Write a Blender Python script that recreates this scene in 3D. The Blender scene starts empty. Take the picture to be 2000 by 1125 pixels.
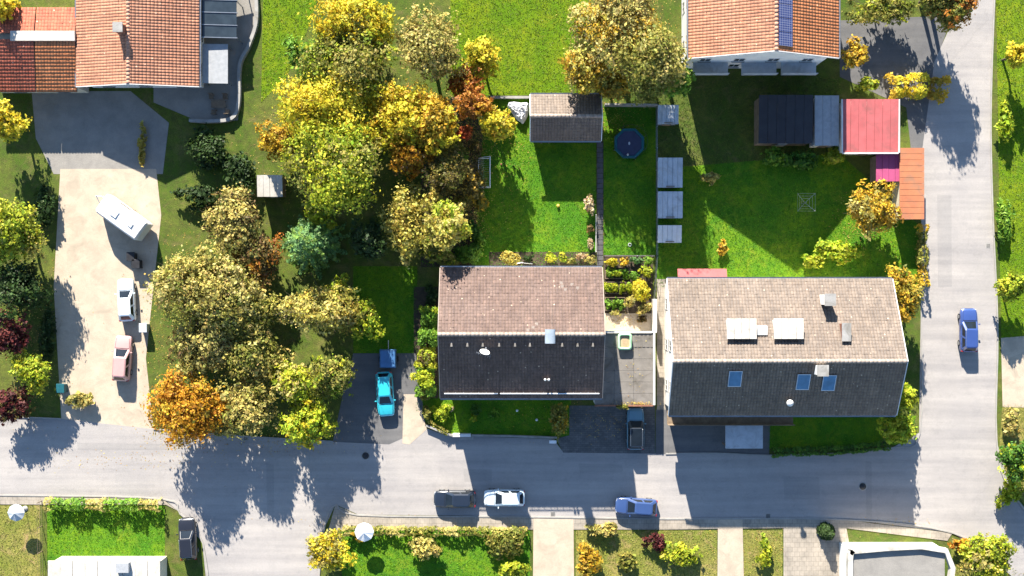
import bpy, math, random
import numpy as np
from mathutils import Vector, Matrix

# ------------------------------------------------------------------ camera, sky, sun, exposure
SC = bpy.context.scene
COL = SC.collection
H = 110.0                      # drone height above the street, metres
F = 2024.0                     # focal length in pixels of the 2000 px wide photograph
cam_data = bpy.data.cameras.new('drone_camera')
cam_data.sensor_fit = 'HORIZONTAL'
cam_data.sensor_width = 36.0
cam_data.lens = 36.0 * F / 2000.0
cam_data.clip_end = 3000.0
cam = bpy.data.objects.new('drone_camera', cam_data)
COL.objects.link(cam)
cam.location = (0, 0, H)
cam.rotation_euler = (0, 0, 0)
SC.camera = cam

SUN_EL, SUN_AZ = math.radians(26.0), math.radians(13.0)   # sun stands at the top of the picture, a little to the left
world = bpy.data.worlds.new('World'); SC.world = world; world.use_nodes = True
wn = world.node_tree
sky = wn.nodes.new('ShaderNodeTexSky'); sky.sky_type = 'NISHITA'; sky.sun_disc = False
sky.sun_elevation = SUN_EL; sky.sun_rotation = -SUN_AZ; sky.altitude = 500
sky.air_density = 1.0; sky.dust_density = 0.25; sky.ozone_density = 3.0
bg = wn.nodes['Background']; bg.inputs[1].default_value = 0.077
wn.links.new(sky.outputs[0], bg.inputs[0])
sun_data = bpy.data.lights.new('sun', 'SUN'); sun_data.energy = 5.0; sun_data.angle = math.radians(0.5)
sun_data.color = (1.0, 0.93, 0.82)
sun = bpy.data.objects.new('sun', sun_data); COL.objects.link(sun)
sun.location = (-20, 80, 60)
sun.rotation_euler = Vector((math.sin(SUN_AZ) * math.cos(SUN_EL), -math.cos(SUN_AZ) * math.cos(SUN_EL), -math.sin(SUN_EL))).to_track_quat('-Z', 'Y').to_euler()
SC.view_settings.view_transform = 'Standard'; SC.view_settings.look = 'None'
SC.view_settings.gamma = 1.0; SC.view_settings.use_curve_mapping = False
SC.view_settings.exposure = 2.0

rng = np.random.default_rng(7)
random.seed(7)

def W(px, py, z=0.0):
    k = (H - z) / F
    return ((px - 1000.0) * k, (562.5 - py) * k, z)

# ------------------------------------------------------------------ materials
MATS = {}
def nodes_of(name):
    m = bpy.data.materials.new(name); m.use_nodes = True
    nt = m.node_tree; b = nt.nodes['Principled BSDF']
    return m, nt, b
def ramp(nt, fac, stops):
    r = nt.nodes.new('ShaderNodeValToRGB')
    e = r.color_ramp.elements
    while len(e) < len(stops): e.new(0.5)
    for i, (p, c) in enumerate(stops):
        e[i].position = p; e[i].color = (c[0], c[1], c[2], 1)
    nt.links.new(fac, r.inputs[0]); return r.outputs[0]
def noise(nt, vec, scale, detail=4.0, rough=0.6, dist=0.0):
    n = nt.nodes.new('ShaderNodeTexNoise'); n.inputs['Scale'].default_value = scale
    n.inputs['Detail'].default_value = detail; n.inputs['Roughness'].default_value = rough
    n.inputs['Distortion'].default_value = dist
    nt.links.new(vec, n.inputs['Vector']); return n.outputs['Fac']
def mixc(nt, fac, a, b, mode='MIX'):
    x = nt.nodes.new('ShaderNodeMix'); x.data_type = 'RGBA'; x.blend_type = mode
    for s, v in ((x.inputs[0], fac), (x.inputs[6], a), (x.inputs[7], b)):
        if hasattr(v, 'is_linked'): nt.links.new(v, s)
        elif isinstance(v, (int, float)): s.default_value = v
        else: s.default_value = (v[0], v[1], v[2], 1)
    return x.outputs[2]
def bump(nt, b, height, strength, dist=0.02):
    n = nt.nodes.new('ShaderNodeBump'); n.inputs['Strength'].default_value = strength; n.inputs['Distance'].default_value = dist
    nt.links.new(height, n.inputs['Height']); nt.links.new(n.outputs[0], b.inputs['Normal'])
def wpos(nt):
    return nt.nodes.new('ShaderNodeNewGeometry').outputs['Position']

def surf(name, c1, c2=None, rough=0.8, scale=2.0, fine=18.0, spec=0.3, metal=0.0, bmp=0.15, island=0.0, stain=None, coat=0.0):
    """general weathered surface: two colours mixed by a coarse and a fine noise, optional per-piece tint and stains"""
    if name in MATS: return MATS[name]
    m, nt, b = nodes_of(name)
    c2 = c2 or tuple(v * 0.8 for v in c1)
    p = wpos(nt)
    a = noise(nt, p, scale, 5, 0.65, 0.3); f = noise(nt, p, fine, 3, 0.7)
    mx = nt.nodes.new('ShaderNodeMath'); mx.operation = 'MULTIPLY_ADD'; mx.inputs[1].default_value = 0.65
    m2 = nt.nodes.new('ShaderNodeMath'); m2.operation = 'MULTIPLY'; m2.inputs[1].default_value = 0.35
    nt.links.new(f, m2.inputs[0]); nt.links.new(a, mx.inputs[0]); nt.links.new(m2.outputs[0], mx.inputs[2])
    col = ramp(nt, mx.outputs[0], [(0.36, c2), (0.62, c1)])
    if stain:
        s = noise(nt, p, 0.55, 6, 0.7, 0.8)
        sf = ramp(nt, s, [(0.5, (0, 0, 0)), (0.68, (1, 1, 1))])
        col = mixc(nt, sf, col, stain)
    if island:
        g = nt.nodes.new('ShaderNodeNewGeometry')
        v = ramp(nt, g.outputs['Random Per Island'], [(0.0, (1 - island,) * 3), (0.5, (1, 1, 1)), (1.0, (1 + island, 1 + island * 0.9, 1 + island * 0.8))])
        col = mixc(nt, 1.0, col, v, 'MULTIPLY')
    nt.links.new(col, b.inputs['Base Color'])
    b.inputs['Roughness'].default_value = rough; b.inputs['Metallic'].default_value = metal
    b.inputs['Specular IOR Level'].default_value = spec
    if coat: b.inputs['Coat Weight'].default_value = coat; b.inputs['Coat Roughness'].default_value = 0.05
    if bmp: bump(nt, b, f, bmp, 0.03)
    MATS[name] = m; return m

def grass_mat(name, lush, dry, dark, fine=9.0):
    m, nt, b = nodes_of(name); p = wpos(nt)
    a = noise(nt, p, 0.18, 6, 0.7, 0.6); c = noise(nt, p, 1.3, 5, 0.7); f = noise(nt, p, fine, 4, 0.75)
    col = ramp(nt, a, [(0.42, lush), (0.6, dry)])
    col = mixc(nt, ramp(nt, c, [(0.42, (0, 0, 0)), (0.7, (0.75,) * 3)]), col, dark)
    w = noise(nt, p, 0.5, 7, 0.75, 1.2); w2 = noise(nt, p, 2.6, 4, 0.7, 0.4)
    col = mixc(nt, ramp(nt, w, [(0.52, (0, 0, 0)), (0.72, (0.6,) * 3)]), col, (dry[0] * 1.5 + .01, dry[1] * 1.0, dry[2] * 2.5))
    col = mixc(nt, ramp(nt, w2, [(0.56, (0, 0, 0)), (0.74, (0.55,) * 3)]), col, (0.075, 0.085, 0.024))
    col = mixc(nt, 1.0, col, ramp(nt, f, [(0.3, (0.55, 0.6, 0.5)), (0.7, (1.35, 1.3, 1.25))]), 'MULTIPLY')
    nt.links.new(col, b.inputs['Base Color']); b.inputs['Roughness'].default_value = 0.95
    b.inputs['Specular IOR Level'].default_value = 0.1
    bump(nt, b, f, 0.8, 0.06)
    return m

def asphalt_mat(name, base, patch, warm):
    m, nt, b = nodes_of(name); p = wpos(nt)
    a = noise(nt, p, 0.12, 5, 0.6, 0.8); c = noise(nt, p, 0.9, 6, 0.75); f = noise(nt, p, 30.0, 2, 0.8)
    col = ramp(nt, a, [(0.36, base), (0.64, warm)])
    col = mixc(nt, ramp(nt, c, [(0.5, (0, 0, 0)), (0.72, (0.6,) * 3)]), col, patch)
    # thin cracks: edges of stretched, distorted cells
    nz = nt.nodes.new('ShaderNodeTexNoise'); nz.inputs['Scale'].default_value = 0.8; nz.inputs['Detail'].default_value = 4
    nt.links.new(p, nz.inputs['Vector'])
    ad = nt.nodes.new('ShaderNodeVectorMath'); ad.operation = 'MULTIPLY_ADD'; ad.inputs[1].default_value = (1.6, 1.6, 0)
    nt.links.new(nz.outputs['Color'], ad.inputs[0]); nt.links.new(p, ad.inputs[2])
    vo = nt.nodes.new('ShaderNodeTexVoronoi'); vo.feature = 'DISTANCE_TO_EDGE'; vo.inputs['Scale'].default_value = 0.16
    nt.links.new(ad.outputs[0], vo.inputs['Vector'])
    cr = ramp(nt, vo.outputs['Distance'], [(0.0, (0.14,) * 3), (0.005, (0, 0, 0))])
    col = mixc(nt, cr, col, tuple(v * 0.35 for v in base))
    mp = nt.nodes.new('ShaderNodeMapping'); mp.inputs['Scale'].default_value = (0.05, 0.9, 1); nt.links.new(p, mp.inputs['Vector'])
    st = noise(nt, mp.outputs[0], 1.0, 5, 0.6)
    col = mixc(nt, 1.0, col, ramp(nt, st, [(0.35, (0.86, 0.86, 0.87)), (0.65, (1.1, 1.09, 1.07))]), 'MULTIPLY')
    sp = noise(nt, p, 2.2, 5, 0.8)
    col = mixc(nt, ramp(nt, sp, [(0.62, (0, 0, 0)), (0.72, (0.3,) * 3)]), col, tuple(v * 0.6 for v in base))
    col = mixc(nt, 1.0, col, ramp(nt, f, [(0.3, (0.78,) * 3), (0.7, (1.2,) * 3)]), 'MULTIPLY')
    nt.links.new(col, b.inputs['Base Color']); b.inputs['Roughness'].default_value = 0.9
    b.inputs['Specular IOR Level'].default_value = 0.2
    bump(nt, b, f, 0.3, 0.02)
    return m

def paver_mat(name, c1, c2, joint, sx=5.0, bw=0.5, bh=0.25):
    m, nt, b = nodes_of(name); p = wpos(nt)
    br = nt.nodes.new('ShaderNodeTexBrick'); br.inputs['Scale'].default_value = sx
    br.inputs['Color1'].default_value = (*c1, 1); br.inputs['Color2'].default_value = (*c2, 1); br.inputs['Mortar'].default_value = (*joint, 1)
    br.inputs['Mortar Size'].default_value = 0.02; br.inputs['Brick Width'].default_value = bw * 2; br.inputs['Row Height'].default_value = bh * 2
    br.inputs['Bias'].default_value = 0.0
    nt.links.new(p, br.inputs['Vector'])
    n = noise(nt, p, 0.7, 6, 0.7, 0.5)
    col = mixc(nt, 1.0, br.outputs['Color'], ramp(nt, n, [(0.3, (0.7, 0.7, 0.68)), (0.7, (1.2, 1.18, 1.12))]), 'MULTIPLY')
    nt.links.new(col, b.inputs['Base Color']); b.inputs['Roughness'].default_value = 0.9; b.inputs['Specular IOR Level'].default_value = 0.2
    bump(nt, b, br.outputs['Fac'], -0.3, 0.02)
    return m

def leaf_mat(name, trans=0.35):
    m, nt, b = nodes_of(name)
    at = nt.nodes.new('ShaderNodeAttribute'); at.attribute_name = 'Col'
    nt.links.new(at.outputs['Color'], b.inputs['Base Color'])
    b.inputs['Roughness'].default_value = 0.6; b.inputs['Specular IOR Level'].default_value = 0.25
    tr = nt.nodes.new('ShaderNodeBsdfTranslucent'); nt.links.new(at.outputs['Color'], tr.inputs['Color'])
    mx = nt.nodes.new('ShaderNodeMixShader'); mx.inputs[0].default_value = trans
    nt.links.new(b.outputs[0], mx.inputs[1]); nt.links.new(tr.outputs[0], mx.inputs[2])
    nt.links.new(mx.outputs[0], nt.nodes['Material Output'].inputs['Surface'])
    return m

def tile_mat(name, c1, c2, lichen, isl=0.18, along=(1.3, 0.16, 1)):
    m, nt, b = nodes_of(name); p = wpos(nt)
    g = nt.nodes.new('ShaderNodeNewGeometry')
    a = noise(nt, p, 0.35, 6, 0.7, 0.6); f = noise(nt, p, 3.5, 5, 0.75); l = noise(nt, p, 7.0, 3, 0.7)
    col = ramp(nt, a, [(0.35, c1), (0.65, c2)])
    col = mixc(nt, 1.0, col, ramp(nt, g.outputs['Random Per Island'], [(0.0, (1 - isl,) * 3), (0.9, (1 + isl * .5,) * 3), (1.0, (1 + isl * 2, 1 + isl * 1.7, 1 + isl * 1.5))]), 'MULTIPLY')
    col = mixc(nt, 1.0, col, ramp(nt, f, [(0.3, (0.78, 0.78, 0.8)), (0.7, (1.18, 1.15, 1.12))]), 'MULTIPLY')
    mp = nt.nodes.new('ShaderNodeMapping'); mp.inputs['Scale'].default_value = along; nt.links.new(p, mp.inputs['Vector'])
    st = noise(nt, mp.outputs[0], 1.6, 6, 0.7)
    col = mixc(nt, 1.0, col, ramp(nt, st, [(0.34, (0.72, 0.73, 0.76)), (0.66, (1.16, 1.13, 1.1))]), 'MULTIPLY')
    col = mixc(nt, ramp(nt, l, [(0.66, (0, 0, 0)), (0.74, (0.7,) * 3)]), col, lichen)
    vo = nt.nodes.new('ShaderNodeTexVoronoi'); vo.inputs['Scale'].default_value = 1.15; nt.links.new(p, vo.inputs['Vector'])   # round lichen spots
    col = mixc(nt, ramp(nt, vo.outputs['Distance'], [(0.05, (0.9,) * 3), (0.1, (0, 0, 0))]), col, tuple(v * 1.7 for v in lichen))
    nt.links.new(col, b.inputs['Base Color']); b.inputs['Roughness'].default_value = 0.85; b.inputs['Specular IOR Level'].default_value = 0.25
    bump(nt, b, f, 0.2, 0.02)
    return m

def pv_mat(name):
    m, nt, b = nodes_of(name); p = wpos(nt)
    br = nt.nodes.new('ShaderNodeTexBrick'); br.offset = 0.0; br.inputs['Scale'].default_value = 1.0
    br.inputs['Color1'].default_value = (.022, .03, .1, 1); br.inputs['Color2'].default_value = (.03, .042, .12, 1); br.inputs['Mortar'].default_value = (.16, .17, .24, 1)
    br.inputs['Mortar Size'].default_value = 0.02; br.inputs['Brick Width'].default_value = 0.25; br.inputs['Row Height'].default_value = 0.22
    nt.links.new(p, br.inputs['Vector']); nt.links.new(br.outputs['Color'], b.inputs['Base Color']); b.inputs['Roughness'].default_value = 0.12
    return m
def glass_mat(name, col, rough=0.08, spec=0.6):
    m, nt, b = nodes_of(name)
    n = noise(nt, wpos(nt), 1.2, 2)
    nt.links.new(ramp(nt, n, [(0.3, col), (0.7, tuple(v * 1.5 for v in col))]), b.inputs['Base Color'])
    b.inputs['Roughness'].default_value = rough; b.inputs['Specular IOR Level'].default_value = spec
    return m

M = {
 'ground': grass_mat('rough_grass', (0.055, 0.095, 0.014), (0.105, 0.125, 0.025), (0.05, 0.05, 0.02)),
 'lawn': grass_mat('lush_lawn', (0.05, 0.15, 0.009), (0.12, 0.21, 0.009), (0.032, 0.11, 0.01)),
 'meadow': grass_mat('meadow_grass', (0.085, 0.165, 0.005), (0.145, 0.2, 0.007), (0.06, 0.12, 0.006)),
 'dry': grass_mat('dry_grass', (0.15, 0.17, 0.03), (0.24, 0.21, 0.06), (0.1, 0.11, 0.03)),
 'soil': surf('garden_soil', (0.075, 0.055, 0.035), (0.03, 0.024, 0.016), 0.95, 1.5, 14, bmp=0.6),
 'asphalt': asphalt_mat('worn_asphalt', (0.265, 0.25, 0.24), (0.225, 0.215, 0.207), (0.30, 0.28, 0.262)),
 'asphalt_patch': asphalt_mat('repaired_asphalt', (0.238, 0.226, 0.217), (0.21, 0.2, 0.193), (0.262, 0.247, 0.234)),
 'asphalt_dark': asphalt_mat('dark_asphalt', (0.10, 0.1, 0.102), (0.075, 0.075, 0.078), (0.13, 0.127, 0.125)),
 'side': paver_mat('pavement_slabs', (0.3, 0.265, 0.225), (0.27, 0.24, 0.205), (0.2, 0.175, 0.145), 1.0, 0.25, 0.25),
 'cobble': paver_mat('drive_pavers', (0.125, 0.123, 0.125), (0.09, 0.09, 0.094), (0.045, 0.045, 0.046), 2.2),
 'gravel': surf('cream_gravel', (0.42, 0.345, 0.26), (0.32, 0.265, 0.2), 0.95, 0.6, 9, bmp=0.5, stain=(0.29, 0.245, 0.185)),
 'court': surf('grey_gravel', (0.24, 0.225, 0.2), (0.17, 0.16, 0.145), 0.95, 0.6, 9, bmp=0.6),
 'kerb': surf('kerb_concrete', (0.3, 0.285, 0.26), (0.22, 0.21, 0.19), 0.9, 1.0, 12),
 'conc': surf('concrete', (0.3, 0.29, 0.27), (0.2, 0.195, 0.185), 0.9, 0.8, 12, stain=(0.16, 0.15, 0.13)),
 'slab': surf('dark_stone_slab', (0.1, 0.098, 0.1), (0.06, 0.06, 0.062), 0.9, 1.5, 12, island=0.3, bmp=0.3),
 'render': surf('white_render', (0.74, 0.72, 0.68), (0.6, 0.58, 0.54), 0.9, 0.6, 10, bmp=0.1),
 'cream': surf('cream_render', (0.62, 0.55, 0.42), (0.5, 0.44, 0.34), 0.9, 0.6, 10, bmp=0.1),
 'brick': surf('chimney_brick', (0.26, 0.12, 0.075), (0.16, 0.07, 0.045), 0.9, 4, 18, bmp=0.5),
 'tile': tile_mat('rose_brown_roof_tile', (0.094, 0.065, 0.056), (0.128, 0.092, 0.08), (0.24, 0.195, 0.15), 0.09),
 'tile_beige': tile_mat('beige_roof_tile', (0.126, 0.104, 0.087), (0.156, 0.131, 0.111), (0.22, 0.19, 0.15), 0.07),
 'tile_salmon': tile_mat('salmon_roof_tile', (0.37, 0.17, 0.102), (0.42, 0.205, 0.128), (0.4, 0.26, 0.18), 0.07, (0.16, 1.3, 1)),
 'tile_orange': tile_mat('orange_roof_tile', (0.42, 0.15, 0.06), (0.48, 0.19, 0.08), (0.5, 0.3, 0.18), 0.06),
 'tile_red': tile_mat('red_roof_tile', (0.32, 0.085, 0.05), (0.36, 0.11, 0.065), (0.4, 0.24, 0.18), 0.12),
 'deck': surf('roof_boards', (0.12, 0.085, 0.06), None, 0.9),
 'ridge': surf('ridge_tile', (0.3, 0.25, 0.21), (0.22, 0.18, 0.15), 0.85, 2, 14, island=0.15),
 'ridge_r': surf('ridge_tile_terracotta', (0.45, 0.24, 0.16), (0.36, 0.18, 0.12), 0.85, 2, 14, island=0.15),
 'zinc': surf('zinc_sheet', (0.42, 0.44, 0.46), (0.32, 0.34, 0.36), 0.35, 1, 8, metal=0.85, bmp=0.05),
 'white': surf('white_paint', (0.6, 0.59, 0.57), (0.5, 0.49, 0.465), 0.5, 1.5, 12, bmp=0.05),
 'metalw': surf('white_steel', (0.72, 0.73, 0.74), (0.6, 0.6, 0.6), 0.35, 3, 20, bmp=0.03, spec=0.5),
 'grey': surf('grey_plastic', (0.3, 0.31, 0.32), (0.22, 0.23, 0.24), 0.6, 2, 14, bmp=0.1),
 'dark': surf('black_plastic', (0.025, 0.025, 0.028), (0.015, 0.015, 0.016), 0.5, 2, 14, bmp=0.05),
 'felt': surf('bitumen_felt', (0.18, 0.164, 0.147), (0.125, 0.115, 0.103), 0.95, 0.9, 16, island=0.08, stain=(0.085, 0.076, 0.062), bmp=0.25),
 'black': surf('black_felt', (0.035, 0.036, 0.042), (0.022, 0.022, 0.026), 0.85, 1, 14, island=0.2),
 'pink': surf('faded_red_sheet', (0.38, 0.095, 0.095), (0.3, 0.07, 0.07), 0.7, 0.8, 12, island=0.16, stain=(0.24, 0.075, 0.07)),
 'orange_sheet': surf('orange_painted_sheet', (0.38, 0.145, 0.065), (0.29, 0.1, 0.05), 0.75, 0.7, 10, island=0.1, stain=(0.24, 0.12, 0.07)),
 'paleroof': surf('dusty_white_roof', (0.46, 0.435, 0.39), (0.34, 0.32, 0.28), 0.8, 0.7, 9, island=0.08, stain=(0.28, 0.26, 0.22)),
 'magenta': surf('magenta_sheet', (0.33, 0.06, 0.14), (0.26, 0.045, 0.11), 0.7, 0.8, 12, island=0.1),
 'wood': surf('weathered_wood', (0.2, 0.15, 0.1), (0.11, 0.08, 0.055), 0.9, 2, 22, island=0.25, bmp=0.3),
 'bark': surf('bark', (0.11, 0.085, 0.06), (0.055, 0.042, 0.03), 0.95, 3, 16, bmp=0.8),
 'tarp': surf('white_tarpaulin', (0.7, 0.71, 0.72), (0.55, 0.56, 0.58), 0.55, 1.2, 6, bmp=0.2),
 'tarp_blue': surf('blue_tarpaulin', (0.05, 0.14, 0.3), (0.035, 0.1, 0.22), 0.55, 1.2, 6, bmp=0.2),
 'palesheet': surf('pale_metal_sheet', (0.42, 0.45, 0.48), (0.32, 0.35, 0.375), 0.5, 1.2, 10, metal=0.0, island=0.12, stain=(0.27, 0.28, 0.28)),
 'glass': glass_mat('window_glass', (0.02, 0.028, 0.035)),
 'rooflight': glass_mat('roof_window_glass', (0.045, 0.12, 0.2), 0.1),
 'paleglass': glass_mat('pale_glazing', (0.42, 0.44, 0.44), 0.25),
 'carglass': glass_mat('car_glass', (0.006, 0.009, 0.013), 0.06, 0.35),
 'pv': pv_mat('solar_cell_glass'),
 'tyre': surf('tyre_rubber', (0.02, 0.02, 0.02), (0.012, 0.012, 0.012), 0.85),
 'lamp_red': surf('tail_lamp', (0.3, 0.01, 0.01), None, 0.2, spec=0.6, bmp=0),
 'lamp_clear': surf('head_lamp', (0.6, 0.62, 0.64), None, 0.15, spec=0.7, bmp=0),
 'teal': surf('teal_pad', (0.006, 0.085, 0.105), (0.004, 0.06, 0.08), 0.6, 2, 12),
 'mat_black': surf('jumping_mat', (0.035, 0.042, 0.085), (0.025, 0.03, 0.06), 0.8, 2, 30),
 'mint': surf('mint_green_plastic', (0.32, 0.56, 0.34), (0.25, 0.46, 0.27), 0.5, 2, 12),
 'sand': surf('sand', (0.38, 0.29, 0.18), (0.27, 0.2, 0.12), 0.95, 3, 15, bmp=0.4),
 'hood': surf('dull_zinc_hood', (0.27, 0.32, 0.37), (0.2, 0.24, 0.28), 0.45, 1, 6, bmp=0.05),
 'blue': surf('dull_blue_paint', (0.07, 0.13, 0.26), None, 0.6),
 'yellow': surf('yellow_plastic', (0.75, 0.5, 0.08), None, 0.45, bmp=0),
 'leaf': leaf_mat('autumn_leaf', 0.4), 'grassblade': leaf_mat('grass_blade', 0.3), 'litter': leaf_mat('dry_leaf', 0.1),
}
def paint(name, c):
    return surf('car_paint_' + name, c, tuple(v * 0.9 for v in c), 0.3, 1, 40, spec=0.5, bmp=0, coat=0.8)

# ------------------------------------------------------------------ mesh helpers
class MB:
    def __init__(s): s.v = []; s.f = []; s.sm = []
    def add(s, vs, fs, smooth=False):
        n = len(s.v); s.v += [tuple(map(float, v)) for v in vs]
        for f in fs: s.f.append(tuple(i + n for i in f)); s.sm.append(smooth)
    def box(s, c, d, rz=0.0, taper=1.0):
        cx, cy, cz = c; a, b, h = d[0] / 2, d[1] / 2, d[2] / 2; ca, sa = math.cos(rz), math.sin(rz); vs = []
        for z, t in ((-h, 1.0), (h, taper)):
            for x, y in ((-a, -b), (a, -b), (a, b), (-a, b)):
                x *= t; y *= t; vs.append((cx + x * ca - y * sa, cy + x * sa + y * ca, cz + z))
        s.add(vs, [(3, 2, 1, 0), (4, 5, 6, 7), (0, 1, 5, 4), (1, 2, 6, 5), (2, 3, 7, 6), (3, 0, 4, 7)]); return s
    def prism(s, pts, z0, z1):
        n = len(pts)
        s.add([(p[0], p[1], z0) for p in pts] + [(p[0], p[1], z1) for p in pts],
              [tuple(range(n - 1, -1, -1)), tuple(range(n, 2 * n))] + [(i, (i + 1) % n, n + (i + 1) % n, n + i) for i in range(n)]); return s
    def hexa(s, b4, t4):
        s.add(list(b4) + list(t4), [(3, 2, 1, 0), (4, 5, 6, 7), (0, 1, 5, 4), (1, 2, 6, 5), (2, 3, 7, 6), (3, 0, 4, 7)]); return s
    def tube(s, path, r, seg=8, r1=None, cap=True):
        path = [Vector(p) for p in path]; n = len(path); vs = []; fs = []
        r1 = r if r1 is None else r1
        for i, p in enumerate(path):
            d = (path[min(i + 1, n - 1)] - path[max(i - 1, 0)]).normalized()
            u = d.cross(Vector((0, 0, 1)) if abs(d.z) < 0.9 else Vector((1, 0, 0))).normalized(); w = d.cross(u)
            rr = r + (r1 - r) * i / max(n - 1, 1)
            for k in range(seg):
                a = 2 * math.pi * k / seg; q = p + (u * math.cos(a) + w * math.sin(a)) * rr; vs.append(tuple(q))
        for i in range(n - 1):
            for k in range(seg): fs.append((i * seg + k, i * seg + (k + 1) % seg, (i + 1) * seg + (k + 1) % seg, (i + 1) * seg + k))
        s.add(vs, fs, True)
        if cap: s.add(vs[:seg], [tuple(range(seg - 1, -1, -1))]); s.add(vs[-seg:], [tuple(range(seg))])
        return s
    def lathe(s, c, prof, seg=20):
        vs = []; fs = []; n = len(prof)
        for r, z in prof:
            for k in range(seg):
                a = 2 * math.pi * k / seg; vs.append((c[0] + r * math.cos(a), c[1] + r * math.sin(a), c[2] + z))
        for i in range(n - 1):
            for k in range(seg): fs.append((i * seg + k, i * seg + (k + 1) % seg, (i + 1) * seg + (k + 1) % seg, (i + 1) * seg + k))
        s.add(vs, fs, True); s.add(vs[-seg:], [tuple(range(seg))]); s.add(vs[:seg], [tuple(range(seg - 1, -1, -1))]); return s
    def build(s, name, mat, parent=None, off=None, bevel=0.0, kind=None, wire=0):
        me = bpy.data.meshes.new(name)
        vs = s.v
        if off is not None: vs = [(v[0] - off[0], v[1] - off[1], v[2] - off[2]) for v in vs]
        me.from_pydata(vs, [], s.f); me.polygons.foreach_set('use_smooth', s.sm)
        me.materials.append(mat if not isinstance(mat, str) else M[mat])
        o = bpy.data.objects.new(name, me); COL.objects.link(o)
        if parent is not None: o.parent = parent
        if kind: o['kind'] = kind
        if bevel:
            b = o.modifiers.new('bevel', 'BEVEL'); b.width = bevel; b.segments = 2; b.limit_method = 'ANGLE'; b.angle_limit = math.radians(40)
        return o

def np_mesh(name, V, Q, mat, parent=None, colr=None, kind=None, nper=4):
    """V (n,3), Q (m,nper) int faces, colr (n,3) point colours"""
    me = bpy.data.meshes.new(name)
    me.vertices.add(len(V)); me.vertices.foreach_set('co', np.ascontiguousarray(V, dtype=np.float32).ravel())
    m = len(Q); me.loops.add(m * nper); me.loops.foreach_set('vertex_index', np.ascontiguousarray(Q, dtype=np.int32).ravel())
    me.polygons.add(m); me.polygons.foreach_set('loop_start', np.arange(0, m * nper, nper, dtype=np.int32))
    me.update(calc_edges=True)
    if colr is not None:
        at = me.color_attributes.new('Col', 'FLOAT_COLOR', 'POINT')
        at.data.foreach_set('color', np.concatenate([colr, np.ones((len(colr), 1))], 1).astype(np.float32).ravel())
    me.materials.append(M[mat] if isinstance(mat, str) else mat)
    o = bpy.data.objects.new(name, me); COL.objects.link(o)
    if parent is not None: o.parent = parent
    if kind: o['kind'] = kind
    return o

def tag(o, label, cat, group=None):
    o['label'] = label; o['category'] = cat
    if group: o['group'] = group
    return o
def thing(name, label, cat, loc, rz=0.0, group=None):
    o = bpy.data.objects.new(name, None); COL.objects.link(o); o.empty_display_size = 0.3
    o.location = loc; o.rotation_euler = (0, 0, rz)
    return tag(o, label, cat, group)
def sheet(name, pts, z, mat, parent=None):
    me = bpy.data.meshes.new(name); ps = [W(*p) for p in pts]
    me.from_pydata([(p[0], p[1], z) for p in ps], [], [tuple(range(len(ps)))]); me.materials.append(M[mat])
    o = bpy.data.objects.new(name, me); COL.objects.link(o); o['kind'] = 'structure'
    return o
def smooth_poly(pts, n=6):
    """Catmull-Rom through the points of an open polyline"""
    P = [Vector((p[0], p[1], 0)) for p in pts]; out = []
    for i in range(len(P) - 1):
        a, b, c, d = P[max(i - 1, 0)], P[i], P[i + 1], P[min(i + 2, len(P) - 1)]
        for k in range(n):
            t = k / n
            q = 0.5 * ((2 * b) + (c - a) * t + (2 * a - 5 * b + 4 * c - d) * t * t + (3 * b - a - 3 * c + d) * t ** 3)
            out.append((q.x, q.y))
    out.append((P[-1].x, P[-1].y)); return out
def strip(mb, pts, w, z0, z1):
    """a wall or kerb of width w along a polyline of world points"""
    n = len(pts); L = []; R = []
    for i, p in enumerate(pts):
        a = Vector(pts[max(i - 1, 0)][:2]); b = Vector(pts[min(i + 1, n - 1)][:2]); d = (b - a).normalized(); nn = Vector((-d.y, d.x)) * w / 2
        L.append((p[0] + nn.x, p[1] + nn.y)); R.append((p[0] - nn.x, p[1] - nn.y))
    vs = [(q[0], q[1], z) for z in (z0, z1) for S in (L, R) for q in S]
    l0, r0, l1, r1 = 0, n, 2 * n, 3 * n; fs = []
    for i in range(n - 1):
        fs += [(l1 + i, r1 + i, r1 + i + 1, l1 + i + 1), (l0 + i, l1 + i, l1 + i + 1, l0 + i + 1), (r0 + i, r0 + i + 1, r1 + i + 1, r1 + i)]
    fs += [(l0, r0, r1, l1), (l0 + n - 1, l1 + n - 1, r1 + n - 1, r0 + n - 1)]
    mb.add(vs, fs); return mb

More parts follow.
